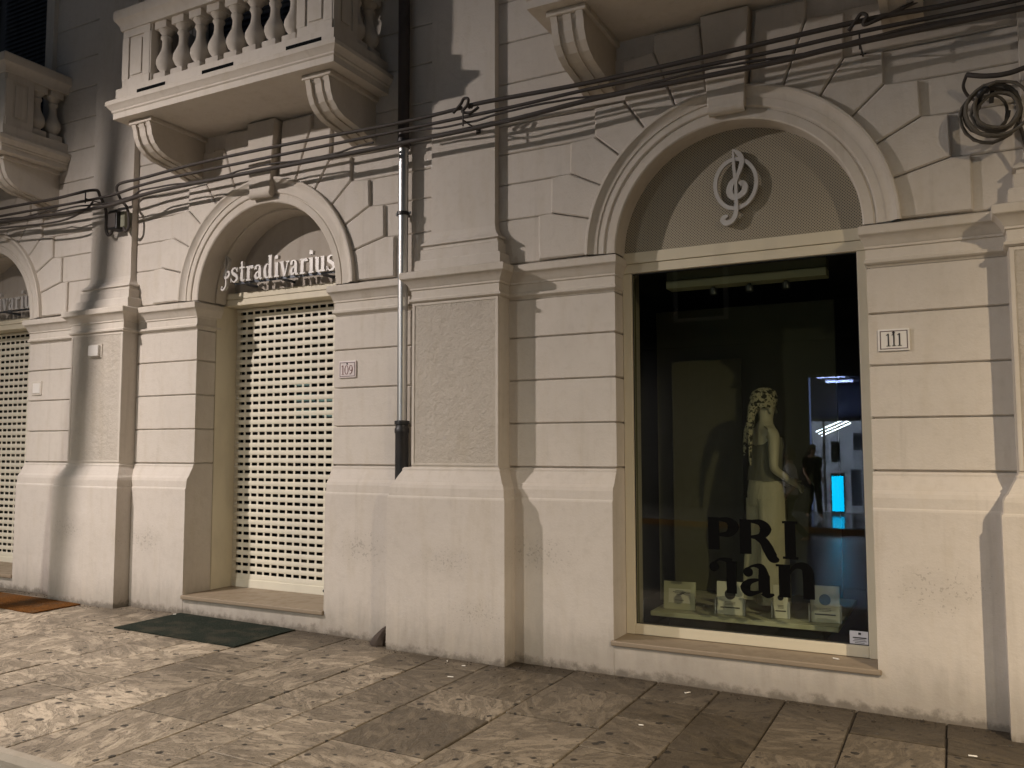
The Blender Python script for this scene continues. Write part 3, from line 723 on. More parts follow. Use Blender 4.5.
# serif lower-case, x-height 1
GL = {
 's': (.74, [([(.60, .74), (.50, .93), (.34, .97), (.17, .86), (.17, .68), (.36, .53), (.56, .38), (.58, .17), (.38, .03), (.18, .08), (.07, .28)], [.05, .06, .09, .16, .19, .21, .20, .17, .10, .06, .05]), ([(.62, .70), (.62, 1.0)], [.06, .05]), ([(.06, .32), (.06, 0)], [.06, .05])]),
 't': (.62, [([(.28, 1.38), (.28, .2)], [.12, .22]), ([(.06, .955), (.56, .955)], [.09, .09]), ([(.29, .3), (.30, .1), (.42, .04), (.56, .14)], [.22, .20, .10, .05])]),
 'r': (.72, [([(.24, 1.0), (.24, 0)], [.23, .23]), ([(.04, .045), (.48, .045)], [.09, .09]), ([(.04, .955), (.24, .955)], [.08, .08]), ([(.33, .68), (.42, .9), (.56, .93), (.60, .80)], [.06, .10, .18, .22])]),
 'a': (.82, [([(.17, .70), (.16, .86), (.33, .97), (.50, .88), (.53, .66)], [.22, .16, .07, .14, .22]), ([(.53, .75), (.53, .14)], [.23, .22]), ([(.53, .2), (.60, .04), (.74, .08)], [.2, .12, .05]), ([(.50, .58), (.26, .46), (.15, .26), (.24, .08), (.46, .16)], [.05, .10, .20, .16, .06])]),
 'd': (.90, [([(.60, 1.55), (.60, 0)], [.23, .23]), ([(.42, 1.5), (.60, 1.5)], [.08, .08]), ([(.60, .05), (.80, .05)], [.1, .1]), ([(.52, .84), (.34, .96), (.17, .72), (.15, .45), (.20, .18), (.36, .03), (.52, .16)], [.05, .08, .20, .23, .20, .08, .05])]),
 'i': (.50, [([(.25, 1.0), (.25, 0)], [.23, .23]), ([(.05, .045), (.46, .045)], [.09, .09]), ([(.06, .955), (.25, .955)], [.08, .08]), ([(.25, 1.22), (.25, 1.47)], [.24, .24])]),
 'v': (.82, [([(.16, 1.0), (.42, 0)], [.24, .18]), ([(.70, 1.0), (.45, 0)], [.07, .07]), ([(.0, .955), (.34, .955)], [.09, .09]), ([(.55, .955), (.84, .955)], [.09, .09])]),
 'u': (.96, [([(.22, 1.0), (.22, .35), (.30, .08), (.50, .06), (.64, .25)], [.23, .23, .18, .08, .05]), ([(.68, 1.0), (.68, 0)], [.23, .23]), ([(.03, .955), (.22, .955)], [.08, .08]), ([(.52, .955), (.68, .955)], [.08, .08]), ([(.68, .045), (.88, .045)], [.09, .09])]),
 '1': (.60, [([(.32, 1.5), (.32, 0)], [.16, .16]), ([(.10, .04), (.54, .04)], [.08, .08]), ([(.10, 1.28), (.32, 1.46)], [.09, .08])]),
 '0': (.90, [([(.45+.33*math.sin(a), .75-.72*math.cos(a)) for a in [2*math.pi*i/12 for i in range(13)]], [.07 if i % 6 == 0 else (.11 if i % 3 else .19) for i in range(13)])]),
 '9': (.90, [([(.43+.27*math.sin(a), 1.03-.43*math.cos(a)) for a in [2*math.pi*i/12 for i in range(13)]], [.07 if i % 6 == 0 else (.10 if i % 3 else .16) for i in range(13)]), ([(.72, 1.05), (.70, .60), (.52, .2), (.22, .04)], [.16, .15, .12, .1])]),
}
def glyph(b, ch, ox, oz, u, y0, y1):
    w, strokes = GL[ch]
    for i, (pts, wd) in enumerate(strokes):
        b.ribbon([(ox+x*u, oz+z*u) for x, z in pts], [q*u*(1.12 if u > .1 else .9) for q in wd], y0-i*.0006, y1, smooth=len(pts) > 2)
    return w*u
def shop_sign(xc, label):
    root = empty('shop_sign', label, 'sign', (xc, .335, 3.20), 'lettered shop signs over the shutters')
    x = xc-.60; u = .1455; z = 3.275; y0, y1 = .170, .205
    t = MB(); treble(t, xc-.66, 3.195, .36, .168, .20); t.build('emblem', M['lettersteel'], root)
    for ch in 'stradivarius':
        b = MB(); x += glyph(b, ch, x, z, u, y0, y1)+.004; b.build('letter', M['lettersteel'], root)
    r = MB(); r.box(xc-.58, xc+.72, .208, .222, z-.018, z+.010)
    for q in (-.5, 0, .5): r.box(xc+q-.01, xc+q+.01, .2225, .445, z-.016, z+.008)
    r.build('rail', M['grey'], root)
shop_sign(-5.80, 'metal letters reading stradivarius over the shutter beside the drainpipe')
shop_sign(-10.21, 'metal letters cut off by the left photo edge, over the leftmost shutter')
lg = MB(); treble(lg, -1.355, 3.225, .565, .115, .145, True, 1.2)
for q in (-.02, .02): lg.box(-1.365+q, -1.355+q, .14, .175, 3.5, 3.52)
tag(lg.build('clef_emblem', M['lettersteel']), 'pale metal treble clef in a ring on the perforated grille above the window', 'sign')

# house numbers and small plates
def number_plate(x0, x1, z0, z1, text, label, y=0, m='plaque', im='inkred', us=.055):
    root = empty('house_number', label, 'house number', ((x0+x1)/2, y, z0), 'small plates on the wall')
    MB().cbox(x0, x1, y-.014, y+.006, z0, z1, .004).build('plate', M[m], root)
    bw = .005; bd = MB(); i = .012
    for (a0, a1, q0, q1) in ((x0+i, x1-i, z1-i-bw, z1-i), (x0+i, x1-i, z0+i, z0+i+bw), (x0+i, x0+i+bw, z0+i+bw, z1-i-bw), (x1-i-bw, x1-i, z0+i+bw, z1-i-bw)): bd.box(a0, a1, y-.0155, y-.013, q0, q1)
    bd.build('border', M['plaqueframe'], root)
    MB().disc(((x0+x1)/2, z1-.025), .008, y-.018, y-.013).build('rivet', M['ink'], root)
    tw = sum(GL[c][0] for c in text)*us; x = (x0+x1)/2-tw/2; zz = z0+.03
    for ch in text:
        b = MB(); x += glyph(b, ch, x, zz, us, y-.0165, y-.0135); b.build('digit', M[im], root)
number_plate(-4.862, -4.672, 2.24, 2.39, '109', 'pinkish square house number 109 right of the shutter')
number_plate(-.428, -.240, 2.242, 2.385, '111', 'white house number 111 right of the shop window', m='plaquewhite', im='ink')
pp = empty('wall_plate', 'faint square plate between the leftmost shutter and the shadowed pilaster', 'plate', (-9.15, 0, 2.2))
MB().cbox(-9.238, -9.068, -.012, .006, 2.215, 2.372, .004).build('plate', M['trim'], pp)
MB().cbox(-9.215, -9.09, -.017, -.011, 2.238, 2.349, .002).build('raised_field', M['plaquewhite'], pp)
wb = empty('alarm_box', 'small white box high on the leftmost pilaster panel', 'box', (-7.93, -PD, 2.6))
MB().cbox(-8.01, -7.855, -PD-.045, -PD-.001, 2.575, 2.69, .008).build('cover', M['plaquewhite'], wb)
MB().cbox(-8.03, -7.835, -PD-.012, -PD, 2.56, 2.705, .003).build('backplate', M['trim'], wb)
sw = MB(); sw.box(-.679, -.555, .1945, .1975, .300, .395); so = tag(sw.build('window_sticker', M['sticker']), 'small white notice sticker in the lower right corner of the shop window', 'sticker')
tl = MB(); tl.box(-.625, -.608, .1925, .194, .372, .386)
for i, (w, hgt) in enumerate(((.085, .007), (.07, .003), (.085, .003), (.06, .003), (.04, .003))): tl.box(-.617-w/2, -.617+w/2, .1925, .194, .352-i*.011-hgt/2, .352-i*.011+hgt/2)
tl.build('print', M['ink'], so)

# vinyl lettering on the pane
def vinyl():
    root = empty('window_lettering', 'big black vinyl lettering on the lower part of the shop window', 'lettering', (-1.35, .19, .55))
    y0, y1 = .1935, .1985
    def L(fn):
        b = MB(); fn(b); b.build('letter', M['vinyl'], root)
    def P(b, x=-1.627, z0=.885, z1=1.115):
        b.box(x+.005, x+.085, y0, y1, z0, z1)
        b.ribbon([(x+.08, z1-.012), (x+.15, z1-.02), (x+.185, z1-.065), (x+.15, z1-.115), (x+.08, z1-.122)], [.016, .045, .085, .045, .016], y0-.0005, y1)
    def Rr(b, x=-1.40, z0=.865, z1=1.108):
        P(b, x, z0, z1)
        b.ribbon([(x+.10, z1-.12), (x+.165, z1-.145), (x+.20, z1-.20), (x+.235, z0-.02), (x+.275, z0-.035)], [.016, .06, .075, .07, .016], y0-.001, y1)
    def I(b): b.box(-1.085, -1.012, y0, y1, .845, 1.105); b.box(-1.10, -.997, y0-.0005, y1, 1.09, 1.106); b.box(-1.10, -.997, y0-.0005, y1, .845, .861)
    def J(b): b.disc((-1.583, .762), .034, y0, y1); b.ribbon([(-1.583, .79), (-1.545, .815), (-1.50, .815), (-1.462, .80)], [.012, .016, .03, .05], y0-.0005, y1); b.box(-1.495, -1.424, y0-.001, y1, .58, .805)
    def a(b):
        b.disc((-1.342, .738), .034, y0, y1); b.ribbon([(-1.345, .765), (-1.30, .785), (-1.25, .775), (-1.232, .71)], [.012, .018, .05, .08], y0-.0005, y1)
        b.box(-1.272, -1.192, y0-.001, y1, .60, .72); b.ribbon([(-1.262, .69), (-1.33, .672), (-1.362, .63), (-1.335, .59), (-1.262, .605)], [.012, .04, .075, .045, .012], y0-.0015, y1); b.ribbon([(-1.232, .61), (-1.205, .585), (-1.165, .592)], [.07, .04, .012], y0-.002, y1)
    def n(b):
        b.box(-1.132, -1.055, y0, y1, .58, .80); b.box(-1.15, -1.055, y0-.0005, y1, .79, .805); b.ribbon([(-1.06, .745), (-1.02, .795), (-.965, .80), (-.935, .75), (-.932, .58)], [.012, .03, .055, .075, .075], y0-.001, y1)
    for fn in (P, Rr, I, J, a, n): L(fn)
vinyl()

# ------------------------------------------------------------------ shop-window display
pf = empty('display_platform', 'pale low display platform along the bottom of the shop window', 'platform', (-1.5, .9, .2))
MB().cbox(-2.16, -.78, .47, 1.70, .315, .352, .006).build('deck', M['cardframe'], pf)
MB().box(-2.05, -.9, .60, 1.66, .20, .314).build('base', M['innerdark'], pf)
MB().cbox(-2.0, -.88, .36, .47, .232, .254, .004).build('ledge', M['cardframe'], pf)
bd = empty('backdrop_board', 'tall olive backdrop board behind the mannequin', 'board', (-1.95, 1.6, .352))
MB().cbox(-2.29, -1.66, 1.56, 1.60, .353, 2.40, .006).build('panel', M['board'], bd)
MB().cbox(-2.20, -1.75, 1.61, 1.72, .353, .42, .006).build('foot', M['inner'], bd)
tr = empty('light_track', 'pale track rail with spotlights under the ceiling of the shop window', 'light', (-1.38, .5, 2.86))
MB().cbox(-1.985, -.79, .44, .60, 2.865, 2.925, .005).build('rail', M['cardframe'], tr)
MB().cbox(-1.985, -.79, .455, .60, 2.9265, 3.0, .005).build('upper_rail', M['inner'], tr)
for x in (-1.63, -1.355, -1.085):
    MB().lathe([(.022, 2.80), (.03, 2.805), (.03, 2.85), (.014, 2.858), (.012, 2.866)], x, .52, 12).build('spotlight', M['grey'], tr, smooth=40)
def card(cx, y, z, w, h, tilt, label, style):
    r_ = empty('display_card', label, 'card', (cx, y, z), 'framed cards on the display platform')
    b = MB(); b.cbox(cx-w/2, cx+w/2, y-.012, y+.012, z, z+h, .003)
    parts = [b.build('frame', M['cardframe' if style == 0 else 'card'], r_)]
    p = MB()
    if style == 0:
        p.box(cx-w*.34, cx+w*.34, y-.0145, y-.011, z+h*.24, z+h*.74); parts.append(p.build('paper', M['card'], r_)); q = MB()
        for (zz, ww) in ((.66, .26), (.62, .4), (.58, .3), (.53, .18), (.48, .1), (.33, .28)): q.box(cx-w*ww/2, cx+w*ww/2, y-.0165, y-.014, z+h*zz, z+h*zz+.004)
        parts.append(q.build('print', M['grey'], r_))
    else:
        q = MB(); q.disc((cx, z+h*.62), w*.2, y-.0145, y-.011, 20); q.box(cx-w*.36, cx+w*.36, y-.0145, y-.011, z+h*.20, z+h*.235)
        for k in range(3): q.box(cx-w*.2, cx+w*.2, y-.0145, y-.011, z+h*(.30+.04*k), z+h*(.30+.04*k)+.0025)
        parts.append(q.build('print', M['grey' if style == 2 else 'ink'], r_))
        hd = MB(); hd.box(cx-w/2-.012, cx-w/2-.004, y-.03, y+.03, z-.0, z+h*.5); hd.box(cx+w/2+.004, cx+w/2+.012, y-.03, y+.03, z, z+h*.5); parts.append(hd.build('holder', M['white'], r_))
    st = MB(); st.add([(cx-w*.2, y+.012, z+h*.8), (cx+w*.2, y+.012, z+h*.8), (cx+w*.2, y+.11, z), (cx-w*.2, y+.11, z), (cx-w*.2, y+.014, z+h*.8-.01), (cx+w*.2, y+.014, z+h*.8-.01), (cx+w*.2, y+.10, z), (cx-w*.2, y+.10, z)],
                        [(0, 1, 2, 3), (4, 7, 6, 5), (0, 3, 7, 4), (1, 5, 6, 2), (0, 4, 5, 1), (3, 2, 6, 7)]); st.build('easel_leg', M['inner'], r_)
    r_.rotation_euler = (R(-tilt), 0, R(4))
card(-1.965, .60, .354, .25, .215, 8, 'wide card in a thick pale frame, leftmost on the display platform', 0)
card(-1.565, .58, .354, .20, .245, 6, 'white upright card partly hidden by the vinyl letters at the mannequin feet', 1)
card(-1.20, .62, .354, .105, .24, 5, 'narrow white card behind the last vinyl letter', 3)
card(-.885, .60, .354, .20, .26, 6, 'grey upright card with a round emblem, rightmost on the display platform', 2)

def skin_mesh(name, V, E, Rd, m, parent, sub=2, root=0):
    me = bpy.data.meshes.new(name); me.from_pydata(V, E, []); o = bpy.data.objects.new(name, me); C.objects.link(o)
    md = o.modifiers.new('skin', 'SKIN'); 
    sv = me.skin_vertices[0].data if me.skin_vertices else None
    if sv is None:
        bm = bmesh.new(); bm.from_mesh(me); bm.verts.layers.skin.verify(); bm.to_mesh(me); bm.free(); sv = me.skin_vertices[0].data
    for i, r in enumerate(Rd): sv[i].radius = (r, r) if not isinstance(r, tuple) else r; sv[i].use_root = (i == root)
    md.use_smooth_shade = True
    s2 = o.modifiers.new('sub', 'SUBSURF'); s2.levels = sub; s2.render_levels = sub
    dg = bpy.context.evaluated_depsgraph_get(); dg.update()
    me2 = bpy.data.meshes.new_from_object(o.evaluated_get(dg)); o.modifiers.clear(); o.data = me2
    me2.materials.clear(); me2.materials.append(m)
    for p in me2.polygons: p.use_smooth = True
    o.parent = parent
    return o
def body_graph(H, pose):
    """joints: local x forward, y left, z up. pose gives arm and leg joints."""
    V = []; E = []; Rd = []
    def add(p, r, par=None):
        V.append(p); Rd.append(r); i = len(V)-1
        if par is not None: E.append((par, i))
        return i
    s = H/1.75
    pel = add((0, 0, .95*s), (.13*s, .10*s)); wa = add((.01*s, 0, 1.10*s), (.115*s, .085*s), pel); ch = add((0, 0, 1.30*s), (.14*s, .10*s), wa); nb = add((-.01*s, 0, 1.44*s), (.07*s, .06*s), ch)
    ne = add((.005*s, 0, 1.52*s), .048*s, nb); hd = add((.02*s, 0, 1.61*s), (.07*s, .085*s), ne); top = add((.012*s, 0, 1.69*s), (.068*s, .08*s), hd)
    for sg, key in ((1, 'L'), (-1, 'R')):
        sh = add((-.01*s, sg*.165*s, 1.415*s), .052*s, nb); el = add(tuple(c*s for c in pose['el'+key]), .037*s, sh); wr = add(tuple(c*s for c in pose['wr'+key]), .027*s, el)
        d = (Vector(V[wr])-Vector(V[el])).normalized(); side = Vector((0, 0, 1)).cross(d); side = side.normalized() if side.length > .1 else Vector((1, 0, 0)); upv = d.cross(side)
        pm = add(tuple(Vector(V[wr])+d*.05*s), (.034*s, .02*s), wr)
        for q, (ln, o) in enumerate(((.055, -.024), (.068, -.008), (.063, .008), (.048, .023))):
            k = add(tuple(Vector(V[pm])+d*(.045*s)+upv*o*s), .0095*s, pm); add(tuple(Vector(V[k])+d*(ln*.6*s)-side*.012*s*sg), .008*s, k)
        th = add(tuple(Vector(V[wr])+d*.03*s+upv*.035*s), .011*s, wr); add(tuple(Vector(V[th])+d*.04*s+upv*.014*s), .009*s, th)
        hp = add((0, sg*.09*s, .88*s), (.088*s, .09*s), pel); kn = add(tuple(c*s for c in pose['kn'+key]), .058*s, hp); an = add(tuple(c*s for c in pose['an'+key]), .038*s, kn)
        add((V[an][0]-.03*s, V[an][1], V[an][2]-.045*s), .034*s, an); add((V[an][0]+.15*s, V[an][1]+sg*.015*s, V[an][2]-.06*s), .026*s, an)
    return V, E, Rd, s
def face(s, m, parent):
    b = MB(); fx = .085*s+.012
    b.loft([((fx+.006, 0, 1.585*s), .010, .011), ((fx+.014, 0, 1.595*s), .013, .012), ((fx+.004, 0, 1.635*s), .006, .008)], 8)
    for sg in (1, -1): b.loft([((.015, sg*.082*s, 1.585*s), .008, .006), ((.01, sg*.086*s, 1.61*s), .018, .009), ((.012, sg*.084*s, 1.64*s), .014, .007)], 8)
    b.build('face_relief', m, parent, smooth=60)
def tubeseg(b, pts, n=14): # oriented tube with radii list
    b.tube([p for p, r in pts], [r for p, r in pts], n)
# mannequin
man = empty('mannequin', 'mannequin seen from behind in patterned headscarf, pale top and wide cream trousers', 'mannequin', (0, 0, 0))
pose = dict(elR=(-.06, -.235, 1.13), wrR=(.13, -.20, 1.02), elL=(.02, .25, 1.15), wrL=(.2, .2, 1.05), knL=(.03, .10, .50), anL=(.0, .10, .09), knR=(.01, -.10, .50), anR=(-.03, -.11, .09))
V, E, Rd, s = body_graph(1.70, pose)
skin_mesh('body', V, E, Rd, M['skin'], man); face(s, M['skin'], man)
b = MB(); b.loft([((0, 0, 1.005), .128, .178), ((.0, 0, 1.06), .125, .17), ((.005, 0, 1.12), .118, .158), ((.015, 0, 1.2), .120, .162), ((.03, 0, 1.28), .112, .172), ((.045, 0, 1.345), .085, .15)], 48, .04, 5); b.build('top', M['topcloth'], man, smooth=60)
b = MB(); b.loft([((0, 0, .80), .125, .185), ((0, 0, .90), .135, .185), ((0, 0, .98), .122, .17), ((0, 0, 1.03), .118, .162)], 24)
for sg in (1, -1):
    b.loft([((-.02, sg*.115, .055), .135, .105), ((-.015, sg*.112, .25), .128, .10), ((-.01, sg*.108, .38), .122, .099), ((0, sg*.105, .5), .116, .096), ((0, sg*.10, .62), .114, .095), ((0, sg*.095, .72), .114, .095), ((0, sg*.09, .86), .118, .093)], 56, .085, 6, sg)
b.build('trousers', M['trouser'], man, smooth=60)
b = MB(); b.loft([((-.005, 0, 1.575), .088, .088), ((-.005, 0, 1.62), .112, .100), ((.0, 0, 1.67), .115, .102), ((.005, 0, 1.715), .095, .086), ((.005, 0, 1.742), .05, .05), ((.005, 0, 1.748), .012, .012)], 20)
b.tube([(-.06, 0, 1.63), (-.095, 0, 1.585), (-.115, .0, 1.52), (-.13, .0, 1.45), (-.14, 0, 1.38)], [.055, .045, .030, .034, .012], 12); b.build('headscarf', M['scarf'], man, smooth=60)
b = MB()
for (dy, ln) in ((-.035, 1.12), (.03, 1.2)):
    b.tube([(-.12, dy*.5, 1.50), (-.145, dy, 1.40), (-.155, dy*1.3, 1.28), (-.16, dy*1.6, ln)], [.012, .020, .017, .005], 7)
b.build('scarf_tail', M['scarf'], man, smooth=60)
man.location = (-1.36, 1.0, .353); man.rotation_euler = (0, 0, R(40))

# ------------------------------------------------------------------ fixtures on the facade
dp = empty('drainpipe', 'metal drainpipe ending in a black boot beside the middle pilaster', 'pipe', (-4.13, -.075, 1.4))
px = -4.128; py = -.082
MB().tube([(px, py, 1.80), (px-.004, py, 4.24)], .043, 20).build('lower_pipe', M['steel'], dp, smooth=50)
MB().tube([(px-.006, py, 4.245), (px-.014, py, 9.1)], .050, 18).build('upper_pipe', M['rust'], dp, smooth=50)
MB().lathe([(.056, 1.30), (.056, 1.74), (.062, 1.75), (.062, 1.78), (.054, 1.79), (.054, 1.815), (.064, 1.82), (.064, 1.845), (.046, 1.85)], px, py, 20).build('boot', M['black'], dp, smooth=40)
for z in (3.62, 4.255):
    b = MB(); b.lathe([(.049, z-.016), (.055, z-.014), (.055, z+.014), (.049, z+.016)], px-.004, py, 18); b.box(px-.075, px+.075, py-.006, py+.006, z-.012, z+.012); b.box(px-.006, px+.006, py+.04, .02, z-.012, z+.012); b.build('pipe_clamp', M['black'], dp, smooth=40)
b = MB(); b.lathe([(.05, 4.19), (.055, 4.195), (.055, 4.24), (.05, 4.245)], px-.004, py, 18); b.build('coupling', M['rust'], dp, smooth=40)
# little outlet pipe in the corner and the wet clump at its foot
op = empty('outlet_pipe', 'thin grey pipe running down the plinth corner left of the middle pilaster', 'pipe', (-4.205, -.11, .1))
MB().tube([(-4.205, -.112, gz(-4.1)+.10), (-4.205, -.112, 1.18)], .014, 10).build('pipe', M['inner'], op, smooth=50)
rnd = random.Random(5)
b = MB(); b.loft([((-4.27, -.20, gz(-4.1)-.01), .055, .045), ((-4.265, -.20, .03), .066, .055), ((-4.255, -.185, .08), .056, .045), ((-4.23, -.16, .13), .034, .03), ((-4.205, -.125, .17), .012, .012)], 14)
b.v = [(x+rnd.uniform(-.007, .007), y+rnd.uniform(-.007, .007), z+rnd.uniform(-.006, .006)) for x, y, z in b.v]
tag(b.build('moss_clump', M['rag'], smooth=60), 'dark wet clump on the pavement at the foot of the thin grey pipe', 'clump')

def spline(pts, st=8):
    P = [Vector(p) for p in pts]; Q = []
    for i in range(len(P)-1):
        p0 = P[max(i-1, 0)]; p1 = P[i]; p2 = P[i+1]; p3 = P[min(i+2, len(P)-1)]
        for k in range(st):
            u = k/st; Q.append(.5*((2*p1)+(p2-p0)*u+(2*p0-5*p1+4*p2-p3)*u*u+(3*p1-p0-3*p2+p3)*u**3))
    Q.append(P[-1]); return Q
YC = -.27
grp = 'cables strung along the facade'
def cable(pts, r, label):
    b = MB(); b.tube(spline(pts), r*1.22, 8); return tag(b.build('facade_cable', M['cable'], smooth=60), label, 'cable', grp)
jit = random.Random(3)
def line(pts): return [(x, YC+jit.uniform(-.012, .012), z) for x, z in pts]
cable(line([(-13.5, 4.36), (-11.5, 4.34), (-9.55, 4.335), (-8.6, 4.32), (-7.95, 4.325)])+[(-7.92, -.2, 4.27), (-7.90, -.14, 4.12), (-7.90, -.13, 3.93), (-7.84, -.14, 3.86), (-7.78, -.13, 3.93)], .013, 'top facade cable at the far left, dropping into the junction box')
cable([(-7.63, -.13, 3.92), (-7.58, -.14, 3.87), (-7.52, -.15, 3.93), (-7.53, -.17, 4.10), (-7.60, -.2, 4.2), (-7.58, -.25, 4.33)]+line([(-7.15, 4.334), (-6.38, 4.362), (-5.36, 4.37), (-4.04, 4.337), (-3.43, 4.349)]), .012, 'top facade cable from the junction box to the knot on the middle pilaster')
cable(line([(-3.36, 4.345), (-3.27, 4.36), (-2.33, 4.339), (-1.5, 4.342), (-1.03, 4.351), (-.54, 4.354), (-.25, 4.357), (.16, 4.346), (1.5, 4.36), (5.5, 4.35)]), .014, 'top facade cable crossing above the arch of the shop window')
cable(line([(-13.5, 4.27), (-11.4, 4.26), (-9.54, 4.253), (-7.83, 4.225), (-7.15, 4.268), (-6.38, 4.277), (-4.04, 4.277), (-2.98, 4.273), (-2.3, 4.288), (-1.03, 4.282), (-.47, 4.289), (.45, 4.283), (2, 4.29), (5.5, 4.28)]), .012, 'middle facade cable running the whole width of the building')
cable(line([(-13.5, 4.19), (-11.4, 4.20), (-9.54, 4.183), (-7.82, 4.118), (-7.07, 4.165), (-6.2, 4.172), (-4.04, 4.165), (-3.03, 4.169), (-2.25, 4.205), (-1.03, 4.199), (-.55, 4.218), (.45, 4.222), (2, 4.22), (5.5, 4.21)]), .016, 'lowest and thickest facade cable running the whole width of the building')
cable([(-3.5, YC-.03, 4.31), (-3.43, YC-.03, 4.37), (-3.40, YC-.03, 4.41), (-3.36, YC-.03, 4.40), (-3.37, YC-.03, 4.35), (-3.42, YC-.02, 4.31), (-3.34, YC-.02, 4.29), (-3.28, YC, 4.33)], .010, 'short looped cable end knotted on the middle pilaster')
cable([(-.52, YC-.02, 4.30), (-.47, YC-.03, 4.36), (-.44, YC-.03, 4.39), (-.41, YC-.03, 4.37), (-.43, YC-.02, 4.32), (-.36, YC-.02, 4.33), (-.25, YC, 4.37), (.1, YC, 4.46), (.6, YC, 4.55), (2, YC, 4.7)], .010, 'cable leaving the knot over the arch and climbing to the upper right')
tw = random.Random(21)
for (x0, x1, zb, amp, lab) in ((-9.6, -4.3, 4.20, .022, 'thin cable twisted round the lower ones, left of the drainpipe'), (-4.0, 1.2, 4.235, .02, 'thin cable twisted round the lower ones, right of the drainpipe')):
    n_ = 44; cable([(x0+(x1-x0)*k/n_, YC+.018*math.sin(k*.55), zb+.6*amp*math.cos(k*.55)+tw.uniform(-.004, .004)-(.03 if -8.6 < x0+(x1-x0)*k/n_ < -7.2 else 0)) for k in range(n_+1)], .0075, lab)
cable(line([(-10.3, 4.16), (-9.3, 4.10), (-8.5, 4.06), (-8.1, 4.12), (-7.95, 4.2)]), .009, 'slack thin cable sagging left of the shadowed pilaster')
bk = None
for (x, y) in ((-8.0, -.06), (-3.40, -.06), (-.46, 0), (-10.3, 0), (2.2, 0)):
    if bk is None:
        b = MB(); b.box(-.005, .005, -.25, 0, 4.224, 4.234); b.box(-.005, .005, -.258, -.248, 4.18, 4.30); b.box(-.02, .02, -.008, 0, 4.20, 4.255)
        bk = b.build('cable_bracket', M['cable']); tag(bk, 'x', 'bracket', 'iron brackets carrying the cables'); o = bk
    else: o = bk.copy(); C.objects.link(o)
    o.location = (x, y, 0)
    o['label'] = {-8.0: 'iron cable bracket beside the junction box', -3.40: 'iron cable bracket high on the middle pilaster', -.46: 'iron cable bracket on the wall above the shop window arch', -10.3: 'iron cable bracket above the leftmost shutter', 2.2: 'iron cable bracket on the plain wall at the right end'}[x]
jb = empty('junction_box', 'black junction box with looped cables on the left pilaster', 'junction box', (-7.7, -.12, 3.9))
MB().cbox(-7.80, -7.665, -.19, -.064, 3.90, 4.10, .008).build('body', M['black'], jb)
MB().cbox(-7.66, -7.595, -.15, -.064, 3.92, 4.09, .008).build('side_box', M['inner'], jb)
MB().cbox(-7.79, -7.675, -.199, -.188, 3.915, 4.085, .004).build('lid', M['cable'], jb)
# coil
cp = []
rr = random.Random(8)
for i in range(11*20+1):
    a = 2*math.pi*i/20; r_ = .132+.036*math.sin(i/20*2.1)+.010*math.sin(i*.37)+.004*rr.uniform(-1, 1)
    cp.append((.275+.02*math.sin(i*.05)+r_*math.cos(a)*1.02, -.19-.10*math.sin(i/180*math.pi*3)*.5+.02*math.cos(a+i*.01), 3.655+r_*1.03*math.sin(a)))
co = empty('cable_coil', 'hank of spare black cable coiled on the wall at the right edge', 'cable coil', (.275, 0, 3.65))
MB().tube(cp, .0095, 7).build('loops', M['coil'], co, smooth=60)
b = MB(); b.tube(spline([(.14, -.14, 3.93), (.24, -.18, 3.885), (.36, -.2, 3.87), (.50, -.2, 3.90), (.7, -.16, 3.96)]), .016, 8)
b.tube(spline([(.14, -.14, 3.93), (.12, -.08, 3.88), (.15, -.05, 3.82), (.2, -.1, 3.76)]), .010, 8); b.build('lead', M['cable'], co, smooth=60); b = MB(); b.tube(spline([(.40, -.2, 3.56), (.43, -.16, 3.45), (.45, -.1, 3.3)]), .011, 8); b.build('lead', M['cable'], co, smooth=60)
b = MB(); b.tube(spline([(.19, -.16, 3.70), (.20, -.26, 3.74), (.23, -.27, 3.77), (.24, -.16, 3.80)], 4), .02, 8); b.box(.26, .285, -.15, .01, 3.775, 3.80); b.build('tie', M['black'], co, smooth=60)

# ------------------------------------------------------------------ mats and litter
def doormat(x0, x1, y0, y1, m, label):
    rnd = random.Random(int(abs(x0)*10)); b = MB(); n = 12; vs = []
    t = .012
    top = []
    for j in range(5):
        for i in range(n+1):
            x = x0+(x1-x0)*i/n; y = y0+(y1-y0)*j/4; top.append((x+rnd.uniform(-.004, .004), y+rnd.uniform(-.004, .004), gz(x)+t+rnd.uniform(0, .003)))
    vs = top+[(x, y, gz(x)+.002) for x, y, z in top]; N = len(top); fs = []
    for j in range(4):
        for i in range(n):
            a = j*(n+1)+i; fs.append((a, a+1, a+n+2, a+n+1))
    ring = list(range(n+1))+[(j+1)*(n+1)-1 for j in range(1, 5)]+[4*(n+1)+i for i in range(n-1, -1, -1)]+[j*(n+1) for j in range(3, 0, -1)]
    for p, q in zip(ring, ring[1:]+ring[:1]): fs.append((p+N, q+N, q, p))
    b.add(vs, fs); return tag(b.build('doormat', M[m], fix=False), label, 'doormat')
doormat(-6.66, -5.22, -.84, -.12, 'mat_green', 'dark green doormat lying in front of the middle shutter')
doormat(-9.75, -7.87, -.80, -.30, 'mat_brown', 'orange brown doormat at the left edge in front of the leftmost shutter')
LIT = [(700, -1.66, -.27, 'cigarette end close to the wall under the left half of the shop window'), (1, -1.72, -1.05, 'paper scrap on the pavement below the shop window'), (2, .02, -.66, 'long cigarette end near the right edge of the pavement'),
       (3, -3.32, -.42, 'bright scrap at the corner foot of the middle pilaster base'), (4, -3.5, -.36, 'small scrap against the front of the middle pilaster base'), (5, -3.25, -.72, 'white cigarette end a step out from the middle pilaster'), (6, -.75, .04, 'cigarette end lying on the window sill'), (7, -6.62, -.22, 'white scrap on the green doormat')]
